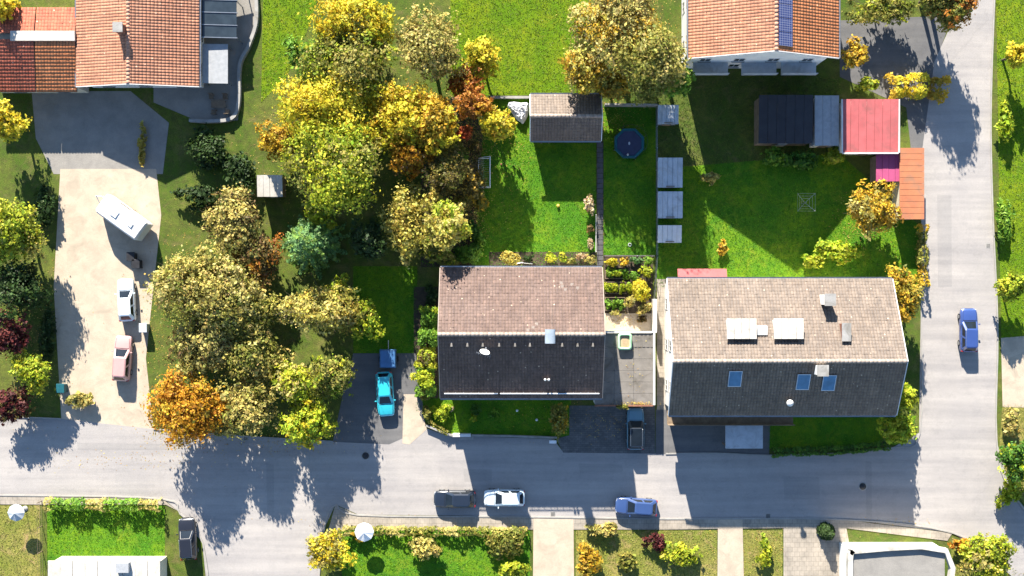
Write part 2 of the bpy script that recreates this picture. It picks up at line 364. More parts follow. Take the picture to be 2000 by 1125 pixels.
# ------------------------------------------------------------------ foliage
PAL = {
 'gold': [(.46, .29, .02), (.54, .38, .035), (.38, .22, .02), (.3, .24, .03)],
 'yellow': [(.6, .5, .035), (.53, .46, .035), (.42, .4, .025), (.56, .4, .02)],
 'ygreen': [(.36, .39, .025), (.26, .33, .02), (.46, .44, .035), (.18, .25, .02)],
 'bright': [(.33, .38, .02), (.22, .32, .018), (.42, .42, .03)],
 'olive': [(.18, .185, .03), (.25, .235, .045), (.13, .145, .022), (.3, .26, .055)],
 'khaki': [(.42, .36, .12), (.36, .31, .085), (.27, .25, .06), (.48, .39, .1)],
 'pale': [(.52, .46, .13), (.44, .39, .08), (.33, .3, .05), (.4, .3, .05)],
 'green': [(.06, .15, .018), (.1, .21, .02), (.045, .11, .015)],
 'sprig': [(.13, .26, .025), (.2, .33, .03), (.09, .19, .02)],
 'orange': [(.46, .22, .015), (.52, .32, .025), (.36, .15, .015), (.5, .27, .02)],
 'rust': [(.34, .13, .02), (.26, .09, .02), (.4, .2, .025)],
 'brown': [(.15, .09, .035), (.11, .08, .025), (.22, .15, .04), (.1, .1, .025)],
 'sparse': [(.12, .1, .03), (.16, .13, .035), (.3, .22, .04), (.08, .08, .02)],
 'red': [(.36, .075, .025), (.27, .05, .02), (.4, .12, .03)],
 'wine': [(.1, .022, .022), (.14, .03, .025), (.06, .02, .015)],
 'bluegreen': [(.12, .24, .08), (.17, .3, .09), (.2, .32, .06)],
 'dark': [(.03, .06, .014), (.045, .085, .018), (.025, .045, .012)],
 'blush': [(.5, .4, .25), (.4, .25, .12), (.3, .28, .06), (.55, .45, .3)],
}
def leaves(C, Nrm, size, pal, clump, r):
    """diamond leaves at centres C (n,3) facing roughly along Nrm; clump (n,) gives the palette entry"""
    n = len(C); P = np.array(PAL[pal])
    nr = Nrm + r.normal(0, 0.55, (n, 3)); nr[:, 2] += 0.35; nr /= np.linalg.norm(nr, axis=1, keepdims=True) + 1e-9
    t = np.cross(nr, r.normal(0, 1, (n, 3))); t /= np.linalg.norm(t, axis=1, keepdims=True) + 1e-9
    s = np.cross(nr, t); a = (size * np.clip(np.exp(r.normal(-.05, .38, n)), .4, 2.0))[:, None]; b = a * r.uniform(.5, .75, n)[:, None]
    V = np.stack([C + t * a, C + s * b, C - t * a, C - s * b], 1).reshape(-1, 3)
    c = P[clump % len(P)] * r.uniform(.72, 1.28, (n, 1)) * (1 + r.normal(0, .06, (n, 3)))
    return V, np.repeat(np.clip(c, .004, .8), 4, 0)
def lobed(R, n_leaf, pal, size, r, lobes=11, flat=0.8, gap=0.0, tuft=16):
    """an uneven crown of radius R=(rx,ry,rz) about the origin: sub-lobes, each a shell of leaf tufts"""
    R = np.array(R); d = r.normal(0, 1, (lobes, 3)); d /= np.linalg.norm(d, axis=1, keepdims=True); d[:, 2] = d[:, 2] * flat + .1
    cen = d * r.uniform(.35, .8, (lobes, 1)); rad = r.uniform(.2, .44, lobes); cen[0] = (0, 0, .2); rad[0] = .55; cen[1] = (.2, -.15, .1); rad[1] = .5
    wgt = rad ** 2; wgt /= wgt.sum(); ntuft = max(int(n_leaf / tuft), 8); L = r.choice(lobes, ntuft, p=wgt)
    lt = r.integers(0, 4, lobes)
    u = r.normal(0, 1, (ntuft, 3)); u /= np.linalg.norm(u, axis=1, keepdims=True); u[:, 2] = np.where(u[:, 2] < -.3, -u[:, 2] * .5, u[:, 2])
    tc = cen[L] + u * (rad[L] * r.uniform(.72, 1.12, ntuft))[:, None]
    if gap:
        ph = np.sin(tc[:, 0] * 9 + 1.3 * tc[:, 2] * 5) * np.sin(tc[:, 1] * 8 + 2.1) ; keep = ph > -1 + 1.1 * gap
        tc, u, L = tc[keep], u[keep], L[keep]
    k = np.repeat(np.arange(len(tc)), tuft); spread = .06 * r.uniform(.5, 1.7, len(tc))
    C = (tc[k] + r.normal(0, 1, (len(k), 3)) * spread[k][:, None]) * R
    cl = np.where(r.random(len(k)) < .55, lt[L[k]], r.integers(0, 4, len(k)))
    V, c = leaves(C, u[k], size, pal, cl, r)
    tone = r.uniform(.8, 1.2, len(tc))[k]
    return V, c * np.repeat(tone, 4)[:, None], cen * R, rad
def quads(n): return np.arange(n * 4, dtype=np.int32).reshape(-1, 4)

def tree(px, py, rpx, h, pal, label, group=None, ry=None, leaf=.135, cover=2.7, name='deciduous_tree', lobes=22, gap=0.18, base=.22, cat='tree', pal2=None):
    r = np.random.default_rng(int(px * 7 + py * 13 + h * 31)); zc = h * .6; k = (H - zc) / F
    c = W(px, py, zc); rx = rpx * k * 1.04; ryy = (ry or rpx) * k * 1.04; rz = h * (1 - base) / 2 * 1.05
    root = thing(name, label, cat, (c[0], c[1], 0), 0, group)
    area = 2 * math.pi * ((rx * ryy + rx * rz + ryy * rz) / 3); n = int(min(36000, cover * area / (1.2 * leaf * leaf)))
    V, col, cen, rad = lobed((rx, ryy, rz), n, pal, leaf, r, lobes, gap=gap)
    if pal2:
        V2, col2, _, _ = lobed((rx * .97, ryy * .97, rz * .97), n // 3, pal2, leaf, r, lobes, gap=gap)
        V = np.concatenate([V, V2]); col = np.concatenate([col, col2])
    V[:, 2] += h - rz * 1.02; V[:, 2] = np.maximum(V[:, 2], .12)
    np_mesh('crown', V, quads(len(V) // 4), 'leaf', root, col)
    tb = MB(); tr = max(.05, h * .022); top = h - rz * 1.25
    j = r.normal(0, .12, 4); tb.tube([(0, 0, 0), (j[0], j[1], top * .5), (j[2], j[3], top)], tr * 1.3, 8, tr * .8)
    for q in cen[:lobes]:
        e = Vector((q[0], q[1], q[2] + h - rz * 1.02)); s = Vector((j[2], j[3], top * r.uniform(.75, 1)))
        mid = s.lerp(e, .5) + Vector((*r.normal(0, .2, 2), .15)); tb.tube([s, mid, e], tr * .55, 5, tr * .15)
        for _ in range(7):
            dd = Vector(r.normal(0, 1, 3)); dd.z = abs(dd.z) * .6; ee = e + dd.normalized() * rx * r.uniform(.28, .5); tb.tube([mid.lerp(e, r.uniform(.3, 1)), ee], tr * .18, 3, tr * .05, False)
    tb.build('trunk', 'bark', root)
    return root
def shrub(px, py, rpx, h, pal, label, group=None, ry=None, leaf=.11, cover=3.0, name='shrub', lobes=9, gap=0.0, cat='shrub', pal2=None):
    r = np.random.default_rng(int(px * 11 + py * 5 + h * 17)); zc = h * .6; k = (H - zc) / F
    c = W(px, py, zc); rx = rpx * k * 1.05; ryy = (ry or rpx) * k * 1.05; rz = h * .52
    root = thing(name, label, cat, (c[0], c[1], 0), 0, group)
    area = 2 * math.pi * ((rx * ryy + rx * rz + ryy * rz) / 3); n = int(min(9000, cover * area / (1.2 * leaf * leaf)))
    V, col, cen, rad = lobed((rx, ryy, rz), n, pal, leaf, r, lobes, gap=gap, tuft=10)
    if pal2:
        V2, col2, _, _ = lobed((rx * .97, ryy * .97, rz * .97), n // 2, pal2, leaf, r, lobes, gap=gap, tuft=10)
        V = np.concatenate([V, V2]); col = np.concatenate([col, col2])
    V[:, 2] += h - rz; V[:, 2] = np.maximum(V[:, 2], .03)
    np_mesh('foliage', V, quads(len(V) // 4), 'leaf', root, col)
    tb = MB()
    for q in cen[:lobes]: tb.tube([(q[0] * .15, q[1] * .15, 0), (q[0] * .5, q[1] * .5, h * .35), (q[0], q[1], max(.1, q[2] + h - rz))], .035, 5, .012)
    tb.build('stem', 'bark', root)
    return root
def conifer(px, py, rpx, h, pal, label, group=None, leaf=.13, cat='tree'):
    r = np.random.default_rng(int(px * 3 + py * 19)); c = W(px, py, h * .35); R = rpx * (H - h * .35) / F
    root = thing('conifer_tree', label, cat, (c[0], c[1], 0), 0, group); tb = MB(); tb.tube([(0, 0, 0), (.05, 0, h * .98)], h * .02, 8, .02)
    Cs = []; Ns = []; ks = []; a0 = 0
    for z in np.arange(.08, .97, .055):
        rad = R * (1 - z) ** .8 + .15; m = max(5, int(11 * (1 - z) + 4)); a0 += .7
        for i in range(m):
            a = a0 + 2 * math.pi * i / m + r.normal(0, .12); L = rad * r.uniform(.75, 1.08)
            d = np.array([math.cos(a), math.sin(a), -.18]); tb.tube([(0, 0, z * h), tuple(d * L + np.array([0, 0, z * h]))], .03, 4, .01, False)
            q = int(60 * L / R) + 14; t = r.uniform(.1, 1, q) ** .7; side = np.array([-math.sin(a), math.cos(a), 0])
            P = d[None] * (t * L)[:, None] + side[None] * (r.normal(0, .1, q) * L * (1.15 - t))[:, None] + np.array([0, 0, z * h]) + r.normal(0, .05, (q, 3))
            Cs.append(P); Ns.append(np.tile([d[0] * .3, d[1] * .3, 1], (q, 1))); ks.append(np.full(q, i % 3))
    V, col = leaves(np.concatenate(Cs), np.concatenate(Ns), leaf, pal, np.concatenate(ks), r)
    np_mesh('crown', V, quads(len(V) // 4), 'leaf', root, col); tb.build('trunk', 'bark', root); return root
def hedge(pts, w, h, pal, label, group=None, leaf=.1, dens=130, pal2=None, name='hedge'):
    r = np.random.default_rng(int(pts[0][0] * 5 + pts[0][1])); P = np.array([W(*p, 0)[:2] for p in pts]); seg = np.diff(P, axis=0); sl = np.linalg.norm(seg, axis=1); tot = sl.sum()
    root = thing(name, label, 'hedge', (*P[0], 0), 0, group); n = int(tot * (w + 2 * h) * dens * .55); d = r.uniform(0, tot, n); cs = np.concatenate([[0], np.cumsum(sl)])
    i = np.clip(np.searchsorted(cs, d) - 1, 0, len(sl) - 1); t = (d - cs[i]) / sl[i]; b = P[i] + seg[i] * t[:, None]; nn = np.stack([-seg[i, 1], seg[i, 0]], 1) / sl[i][:, None]
    wob = 1 + .16 * np.sin(d * 2.1 + 1) + .1 * np.sin(d * 5.3); ang = r.uniform(0, math.pi, n); ca, sa = np.cos(ang), np.sin(ang)
    ex = np.sign(ca) * np.abs(ca) ** .5 * w / 2 * wob * r.uniform(.8, 1.08, n); ez = np.abs(sa) ** .5 * h * wob * r.uniform(.8, 1.04, n)
    C = np.concatenate([b + nn * ex[:, None], ez[:, None]], 1); N = np.concatenate([nn * ca[:, None], sa[:, None]], 1)
    cl = (np.floor(d * 1.4) + r.integers(0, 2, n)).astype(int); V, col = leaves(C, N, leaf, pal, cl, r)
    if pal2:
        m = np.repeat((np.sin(d * 1.1 + 2) > .35), 4); P2 = np.array(PAL[pal2]); col[m] = (P2[np.repeat(cl, 4)[m] % len(P2)] * r.uniform(.8, 1.2, (m.sum(), 1)))
    V[:, 0] -= P[0, 0]; V[:, 1] -= P[0, 1]; V[:, 2] = np.maximum(V[:, 2], .02); np_mesh('foliage', V, quads(len(V) // 4), 'leaf', root, col); tb = MB()
    for q in np.arange(.2, tot, .5):
        k = min(np.searchsorted(cs, q) - 1, len(sl) - 1); k = max(k, 0); p = P[k] + seg[k] * (q - cs[k]) / sl[k] - P[0]; tb.tube([(*p, 0), (p[0] + .05, p[1], h * .75)], .025, 5, .012)
    tb.build('stem', 'bark', root); return root

# ------------------------------------------------------------------ roofs and buildings
def tiles(name, P0, U, Vv, mat, parent, off, tw=.31, tl=.36, kind='stuff', seed=1):
    """a field of overlapping curved tiles: P0 eave corner, U along the eave, Vv up the slope"""
    r = np.random.default_rng(seed); P0, U, Vv = (np.array(a, float) for a in (P0, U, Vv)); lu, lv = np.linalg.norm(U), np.linalg.norm(Vv)
    u, v = U / lu, Vv / lv; nrm = np.cross(u, v); nrm *= np.sign(nrm[2]); nu, nv = max(1, round(lu / tw)), max(1, round(lv / tl)); du, dv = lu / nu, lv / nv
    I, J = np.meshgrid(np.arange(nu), np.arange(nv), indexing='ij'); I = I.ravel(); J = J.ravel(); n = len(I)
    fx = np.array([.03, .25, .6, .93]); fz = np.array([.0, .035, .038, .0]); jit = r.normal(0, .004, n); sk = r.normal(0, .016, n)
    def row(vv, zz):
        uu = (I[:, None] + fx[None]) * du; w = (J * dv)[:, None] + vv + sk[:, None] * fx[None]; z = fz[None] * zz[0] + zz[1] + jit[:, None]
        return P0 + uu[..., None] * u + w[..., None] * v + z[..., None] * nrm
    A, B, Cc = row(.012, (1, .027)), row(dv * .985, (1, .02)), row(.012, (.3, .0))
    V = np.concatenate([A, B, Cc], 1).reshape(-1, 3) - np.array(off); b = (np.arange(n) * 12)[:, None, None]
    f = np.array([[0, 1, 5, 4], [1, 2, 6, 5], [2, 3, 7, 6], [8, 9, 1, 0], [9, 10, 2, 1], [10, 11, 3, 2]])[None]
    return np_mesh(name, V, (b + f).reshape(-1, 4), mat, parent, None, kind)
def ridge_caps(A, B, mat, parent, off, r=.15, step=.4):
    A, B = Vector(A), Vector(B); L = (B - A).length; n = max(1, int(L / step)); d = (B - A) / n; s = d.normalized().cross(Vector((0, 0, 1))).normalized(); mb = MB()
    for i in range(n):
        a = A + d * i - d * .06; b = A + d * (i + 1); vs = []
        for p, rr in ((a, r * 1.08), (b, r * .95)):
            for q in range(7):
                t = math.pi * q / 6; vs.append(p + s * math.cos(t) * rr + Vector((0, 0, math.sin(t) * rr * .8 - .04)))
        mb.add(vs, [(q, q + 1, q + 8, q + 7) for q in range(6)] + [tuple(range(6, -1, -1)), tuple(range(7, 14))], True)
    return mb.build('ridge_caps', mat, parent, off, kind='stuff')
def window(parent, off, c, nrm, w=1.1, h=1.25):
    """pane with frame and sill children; nrm is an axis direction (nx, ny)"""
    nx, ny = nrm; tx, ty = -ny, nx
    def bx(mb, du, dz, sw, sh, d0, d1):
        p = [(c[0] + tx * (du + s * sw / 2) + nx * d, c[1] + ty * (du + s * sw / 2) + ny * d) for s, d in ((-1, d0), (1, d0), (1, d1), (-1, d1))]
        mb.hexa([(*q, c[2] + dz - sh / 2) for q in p], [(*q, c[2] + dz + sh / 2) for q in p]); return mb
    o = bx(MB(), 0, 0, w, h, -.02, .012).build('window', 'glass', parent, off); f = MB()
    for s in (-1, 1):
        bx(f, s * (w / 2), 0, .08, h + .08, -.02, .04); bx(f, 0, s * (h / 2), w - .08, .08, -.02, .038)
    bx(f, 0, 0, .06, h - .08, -.02, .035); f.build('frame', 'white', o, off)
    bx(MB(), 0, -h / 2 - .07, w + .24, .05, -.02, .14).build('sill', 'conc', o, off)
def facade(root, off, x0, x1, y0, y1, zs, skip=(), door=None):
    for side, a, b, fx, nrm in (('s', x0, x1, y0, (0, -1)), ('n', x0, x1, y1, (0, 1)), ('w', y0, y1, x0, (-1, 0)), ('e', y0, y1, x1, (1, 0))):
        if side in skip: continue
        n = max(1, int((b - a) / 3.4))
        for z in zs:
            for i in range(n):
                t = a + (b - a) * (i + .5) / n; c = (t, fx, z) if side in 'sn' else (fx, t, z)
                if door and door[0] == side and z == zs[0] and i == door[1]:
                    p = (t, fx - .02 if side == 's' else fx + .02)
                    d = MB().box((p[0], p[1], 1.05), (1.05, .1, 2.1)).build('door', 'wood', root, off)
                    MB().box((p[0] + .4, p[1] + (-.08 if side == 's' else .08), 1.05), (.05, .07, .2)).build('handle', 'zinc', d, off); continue
                window(root, off, c, nrm)
def gable(root, off, x0, x1, y0, y1, axis, rpos, rz, ez0, ez1, tile, ridge='ridge', wall='render', oh=.5, gut=True, tl=.36, tw=.31, seed=1, walls=True, verge='white', tileB=None):
    """gabled block: roof plan x0..x1,y0..y1; ridge along axis at rpos; ez0/ez1 eave heights at the low/high side of the other axis"""
    def pt(a, b, z): return (a, b, z) if axis == 'x' else (b, a, z)
    a0, a1, b0, b1 = (x0, x1, y0, y1) if axis == 'x' else (y0, y1, x0, x1)
    for q, (eb, ez) in enumerate(((b0, ez0), (b1, ez1))):
        A, B = pt(a0, eb, ez), pt(a1, eb, ez); Cc, D = pt(a1, rpos, rz), pt(a0, rpos, rz); t = .14
        dn = lambda p: (p[0], p[1], p[2] - t)
        s = MB().hexa([dn(A), dn(B), dn(Cc), dn(D)], [A, B, Cc, D]).build('roof', 'deck', root, off)
        tiles('roof_tiles', A, np.array(B) - A, np.array(D) - A, (tileB if (q == 1 and tileB) else tile), s, off, tw, tl, seed=seed + q)
        for aa, sg in ((a0, -1), (a1, 1)):
            o1 = aa + sg * .07; e0, r0 = pt(aa, eb, ez), pt(aa, rpos, rz); e1, r1 = pt(o1, eb, ez), pt(o1, rpos, rz); up = lambda p, z: (p[0], p[1], p[2] + z)
            vb = MB(); vb.hexa([up(e0, -.2), up(e1, -.2), up(r1, -.2), up(r0, -.2)], [up(e0, .09), up(e1, .09), up(r1, .09), up(r0, .09)])
            vb.build('verge_board', verge, s, off)
        if gut:
            sg = 1 if eb > rpos else -1; g = MB(); vs = []
            for aa in (a0, a1):
                for k in range(7):
                    th = math.pi + math.pi * k / 6; vs.append(pt(aa, eb + sg * (.09 + .08 * math.cos(th)), ez - .03 + .08 * math.sin(th)))
            g.add(vs, [(k, k + 1, k + 8, k + 7) for k in range(6)], True); g.build('gutter', 'zinc', s, off)
    ridge_caps(pt(a0, rpos, rz + .0), pt(a1, rpos, rz + .0), ridge, root, off, .19)
    if walls:
        wa0, wa1, wb0, wb1 = a0 + oh, a1 - oh, b0 + oh, b1 - oh
        def roofz(b): return (ez0 + (rz - ez0) * (b - b0) / (rpos - b0) if b < rpos else ez1 + (rz - ez1) * (b1 - b) / (b1 - rpos)) - .17
        prof = [(wb0, 0), (wb1, 0), (wb1, roofz(wb1)), (rpos, rz - .17), (wb0, roofz(wb0))]
        vs = [pt(wa0, b, z) for b, z in prof] + [pt(wa1, b, z) for b, z in prof]
        w = MB(); w.add(vs, [(4, 3, 2, 1, 0), (5, 6, 7, 8, 9)] + [(i, (i + 1) % 5, 5 + (i + 1) % 5, 5 + i) for i in range(5)]); w.build('wall', wall, root, off)
def roof_window(root, off, c, slope, w=.8, h=1.1, mat='rooflight', lift=.14):
    """a skylight lying on a slope; slope = dz/dy"""
    def q(a, b, z): return (c[0] + a, c[1] + b, c[2] + b * slope + z)
    R = lambda a, b: [(-a, -b), (a, -b), (a, b), (-a, b)]
    f = MB().hexa([q(*p, -.05) for p in R(w / 2, h / 2)], [q(*p, lift) for p in R(w / 2, h / 2)]).build('roof_window', 'zinc', root, off)
    MB().hexa([q(*p, lift - .02) for p in R(w / 2 - .07, h / 2 - .07)], [q(*p, lift + .012) for p in R(w / 2 - .07, h / 2 - .07)]).build('pane', mat, f, off)

# ------------------------------------------------------------------ vehicles
def car(px, py, rot, L, Wd, col, label, kind='hatch', group=None, pano=False, z0=0.02):
    c = W(px, py, .8); root = thing('parked_car', label, 'car', (c[0], c[1], z0), math.radians(rot), group); pm = paint(*col)
    hs = {'hatch': 1.48, 'suv': 1.62, 'wagon': 1.47, 'van': 1.95}[kind]; bl = hs / 1.48
    ts = [-1, -.985, -.94, -.85, -.68, -.4, 0, .35, .62, .8, .91, .97, 1]; ws = [.7, .82, .92, .97, 1, 1, 1, 1, .985, .95, .88, .78, .62]
    tz = [.66, .84, .93, .97, .98, .98, .97, .95, .91, .86, .8, .72, .6]; hw = Wd / 2; b = MB(); rings = []
    for t, w, z in zip(ts, ws, tz):
        w *= hw; z *= .5 + .5 * bl; y = t * L / 2
        half = [(w * .9, .26), (w * .985, .36), (w, .55), (w * .985, .55 + (z - .55) * .55), (w * .93, z - .045), (w * .8, z), (w * .4, z + .022)]
        rings.append([(-a, y, zz) for a, zz in half] + [(0, y, z + .028)] + [(a, y, zz) for a, zz in reversed(half)])
    n = len(rings[0]); vs = [p for r_ in rings for p in r_]
    b.add(vs, [(i * n + k, i * n + (k + 1) % n, (i + 1) * n + (k + 1) % n, (i + 1) * n + k) for i in range(len(rings) - 1) for k in range(n)] + [tuple(range(n)), tuple(range(len(vs) - 1, len(vs) - n - 1, -1))], True)
    body = b.build('body', pm, root)
    yb0, yb1, yt0, yt1 = {'hatch': (-.93, .44, -.74, .1), 'suv': (-.95, .42, -.82, .1), 'wagon': (-.95, .42, -.8, .08), 'van': (-.97, .72, -.93, .46)}[kind]
    yb0, yb1, yt0, yt1 = (v * L / 2 for v in (yb0, yb1, yt0, yt1)); zb = .93 * (.5 + .5 * bl); wb, wt = hw * .9, hw * .72; ch = .16
    def ring(y0, y1, w, z, k=ch): return [(-w, y0 + k, z), (-w + k, y0, z), (w - k, y0, z), (w, y0 + k, z), (w, y1 - k, z), (w - k, y1, z), (-w + k, y1, z), (-w, y1 - k, z)]
    r0, r1, r2 = ring(yb0, yb1, wb, zb), ring(yt0, yt1, wt, hs - .05), ring(yt0 + .13, yt1 - .13, wt - .13, hs, .1); cb = MB()
    cb.add(r0 + r1 + r2, [(i, (i + 1) % 8, 8 + (i + 1) % 8, 8 + i) for i in range(8)] + [(8 + i, 8 + (i + 1) % 8, 16 + (i + 1) % 8, 16 + i) for i in range(8)] + [tuple(range(16, 24))])
    cabin = cb.build('cabin', paint('gloss_black', (.01, .014, .02)) if pano else pm, root, bevel=.03)
    def pane(name, p, ins=.1, off=.012):
        p = [Vector(v) for v in p]; cc = sum(p, Vector()) / 4; nn = (p[1] - p[0]).cross(p[3] - p[0]).normalized()
        if nn.dot(cc - Vector((0, (yb0 + yb1) / 2, .8))) < 0: nn = -nn
        q = [cc + (v - cc) * (1 - ins) for v in p]
        MB().hexa([v - nn * .02 for v in q], [v + nn * off for v in q]).build(name, 'carglass', cabin)
    pane('windscreen', (r0[6], r0[5], r1[5], r1[6]), .06); pane('rear_window', (r0[1], r0[2], r1[2], r1[1]), .12)
    for s in (0, 1):
        A, B, Cc, D = (r0[0], r0[7], r1[7], r1[0]) if s == 0 else (r0[3], r0[4], r1[4], r1[3]); A, B, Cc, D = map(Vector, (A, B, Cc, D))
        for u0, u1 in ((.03, .49), (.52, .97)): pane('side_window', (A.lerp(B, u0), A.lerp(B, u1), D.lerp(Cc, u1), D.lerp(Cc, u0)), .14)
    if pano: MB().hexa([(x, y, hs - .05) for x, y in ((-wt + .12, yt0 + .1), (wt - .12, yt0 + .1), (wt - .12, yt1 - .06), (-wt + .12, yt1 - .06))], [(x, y, hs + .014) for x, y in ((-wt + .14, yt0 + .14), (wt - .14, yt0 + .14), (wt - .14, yt1 - .09), (-wt + .14, yt1 - .09))]).build('sunroof', 'carglass', cabin)
    if kind in ('suv', 'wagon'):
        for s in (-1, 1): MB().tube([(s * (wt - .03), yt0 + .12, hs - .03), (s * (wt - .03), yt0 + .2, hs + .04), (s * (wt - .03), yt1 - .2, hs + .04), (s * (wt - .03), yt1 - .1, hs - .03)], .016, 6).build('roof_rail', 'zinc', cabin)
    # bonnet shut line: raised panel
    yh0, yh1 = yb1 + .1, L / 2 * .9; zf = lambda y: float(np.interp(y / (L / 2), ts, tz)) * (.5 + .5 * bl) + .02
    if yh1 - yh0 > .4:
        rows = []
        for i in range(5):
            y = yh0 + (yh1 - yh0) * i / 4; w = hw * float(np.interp(y / (L / 2), ts, ws)) * .78; rows += [(-w, y, zf(y) - .004), (-w * .5, y, zf(y) + .016), (0, y, zf(y) + .026), (w * .5, y, zf(y) + .016), (w, y, zf(y) - .004)]
        h = MB(); h.add(rows, [(i * 5 + k, i * 5 + k + 1, i * 5 + k + 6, i * 5 + k + 5) for i in range(4) for k in range(4)], True); h.build('bonnet', pm, root)
    sm = MB(); zt = lambda y: zf(y) + .004
    sm.tube([(-hw * .8, yh0 - .03, zt(yh0) - .01), (0, yh0 - .05, zt(yh0) + .02), (hw * .8, yh0 - .03, zt(yh0) - .01)], .016, 4)
    for s in (-1, 1):
        if yh1 - yh0 > .4: sm.tube([(s * hw * float(np.interp(y / (L / 2), ts, ws)) * .8, y, zt(y) - .012) for y in np.linspace(yh0, yh1, 5)], .014, 4)
        for y in (yb1 - .25, (yb0 + yb1) / 2 - .05, yb0 + .75): sm.tube([(s * hw * .94, y, zt(y) - .06), (s * hw * .995, y, .62)], .012, 4)
    sm.build('panel_gap', 'dark', root); MB().box((0, L / 2 - .02, .5), (hw * 1.1, .05, .16)).build('grille', 'dark', root); MB().box((0, -L / 2 + .005, .62), (.5, .03, .12)).build('number_plate', 'white', root)
    for s in (-1, 1):
        MB().box((s * (hw + .08), yb1 - .32, zb + .02), (.2, .12, .13)).build('wing_mirror', pm, root, bevel=.03)
        MB().box((s * hw * .66, L / 2 * .925, .66 * (.5 + .5 * bl)), (hw * .36, .2, .13), -s * .25).build('headlight', 'lamp_clear', root, bevel=.03)
        MB().box((s * hw * .8, -L / 2 * .965, .78 * (.5 + .5 * bl)), (hw * .26, .12, .2), s * .2).build('tail_light', 'lamp_red', root, bevel=.02)
        for yw in (-.6, .62):
            y = yw * L / 2; t = MB(); t.tube([(s * (hw - .2), y, .32), (s * (hw + .005), y, .32)], .32, 18); wh = t.build('wheel', 'tyre', root)
            MB().tube([(s * (hw - .1), y, .32), (s * (hw + .015), y, .32)], .2, 12).build('rim', 'zinc', wh)
    return root

# ================================================================== THE SETTING
g = MB(); g.add([(-600, -600, 0), (600, -600, 0), (600, 600, 0), (-600, 600, 0)], [(0, 1, 2, 3)])
g.build('ground', 'ground', kind='structure')
LAWNS = []
def lawn(pts, z=.008, mat='lawn', dens=0, pal='lawn', name='lawn'):
    o = sheet(name, pts, z, mat); LAWNS.append((pts, z, mat)); return o
lawn([(822, 190), (1164, 190), (1164, 520), (822, 522)])                       # garden behind the main house
lawn([(1179, 205), (1281, 205), (1281, 498), (1179, 498)])                     # strip with the trampoline
lawn([(812, 776), (1116, 776), (1112, 852), (925, 849), (880, 848), (838, 828), (812, 800)])
lawn([(1283, 330), (1640, 300), (1795, 440), (1795, 560), (1283, 560)])        # neighbour on the right
lawn([(1283, 150), (1640, 150), (1640, 300), (1283, 330)], .008, 'ground')
lawn([(515, -60), (640, -60), (600, 60), (560, 150), (510, 200)], .008, 'meadow', name='meadow')
lawn([(880, -60), (1150, -60), (1140, 186), (880, 186)], .008, 'meadow', name='meadow')
lawn([(690, 520), (815, 520), (815, 690), (690, 690)])
lawn([(92, 985), (322, 985), (322, 1098), (92, 1098)])
lawn([(-80, 985), (78, 985), (78, 1200), (-80, 1200)], .008, 'dry')
lawn([(668, 1036), (1035, 1036), (1035, 1200), (668, 1200)])
lawn([(1125, 1036), (1400, 1036), (1400, 1200), (1125, 1200)], .008, 'dry')
lawn([(1452, 1036), (1528, 1036), (1528, 1200), (1452, 1200)], .008, 'dry')
lawn([(1500, 812), (1790, 812), (1770, 868), (1500, 876)])
lawn([(1945, -60), (2200, -60), (2200, 660), (1955, 660)], .008, 'meadow', name='verge')
lawn([(1958, 790), (2200, 790), (2200, 1010), (2000, 985), (1950, 900)], .008, 'dry', name='verge')
lawn([(1860, 1050), (2000, 1120), (2060, 1200), (1850, 1200)], .008, 'dry', name='verge')
for pts in ([(822, 190), (950, 190), (935, 360), (925, 520), (822, 522)], [(1179, 498), (1275, 498), (1275, 612), (1179, 612)], [(955, 492), (1164, 492), (1164, 520), (955, 520)],[(808, 560), (856, 560), (856, 778), (808, 778)]):
    sheet('soil_bed', pts, .0125, 'soil')
lw = [(-300, 966), (90, 968), (320, 975), (350, 1000), (395, 1060), (415, 1250)]
main_road = [(-300, 812), (0, 814), (120, 818), (300, 838), (480, 852), (650, 862), (760, 866), (832, 836), (872, 851), (1080, 857), (1100, 883), (1280, 885), (1400, 884), (1500, 888), (1640, 884), (1745, 873), (1795, 845),
             (1798, 600), (1800, 300), (1825, 120), (1870, 20), (1890, -80), (1945, -80), (1935, 200), (1938, 400), (1948, 640), (1946, 860), (1975, 960), (2100, 1110), (2300, 1250), (2100, 1250), (1960, 1110), (1860, 1040), (1650, 1014), (1300, 1012), (1000, 1008), (700, 1005), (655, 985), (630, 1040), (612, 1250)] + lw[::-1]
sheet('road', main_road, .02, 'asphalt')
sheet('pavement', [(655, 986), (700, 1006), (1000, 1009), (1300, 1013), (1650, 1015), (1860, 1041), (1850, 1056), (1640, 1030), (1300, 1034), (1000, 1034), (672, 1034), (640, 1040)], .06, 'side')
sheet('pavement', [(-300, 967), (90, 969), (320, 976), (345, 996), (325, 986), (-300, 984)], .06, 'side')
sheet('driveway', [(1112, 792), (1279, 792), (1279, 886), (1100, 884), (1086, 857), (1112, 850)], .026, 'cobble')
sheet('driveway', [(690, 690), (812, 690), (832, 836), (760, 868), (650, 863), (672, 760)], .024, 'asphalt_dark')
sheet('driveway', [(788, 770), (812, 770), (834, 838), (800, 868), (786, 866)], .03, 'gravel')  # pale strip painted in for the sunlit gap between the shadows
sheet('driveway', [(118, 330), (305, 330), (315, 420), (300, 560), (285, 700), (300, 838), (120, 820), (105, 560)], .016, 'gravel')
sheet('courtyard', [(62, 178), (255, 178), (330, 240), (318, 340), (105, 340), (70, 270)], .014, 'court')  # grey sheet ends at the shadow edge: shade put into the gravel colour
sheet('forecourt', [(1640, 40), (1860, 30), (1828, 120), (1802, 300), (1780, 300), (1770, 210), (1640, 150)], .017, 'asphalt_dark')
sheet('driveway', [(1281, 800), (1505, 800), (1502, 889), (1400, 886), (1280, 887)], .025, 'asphalt_dark')
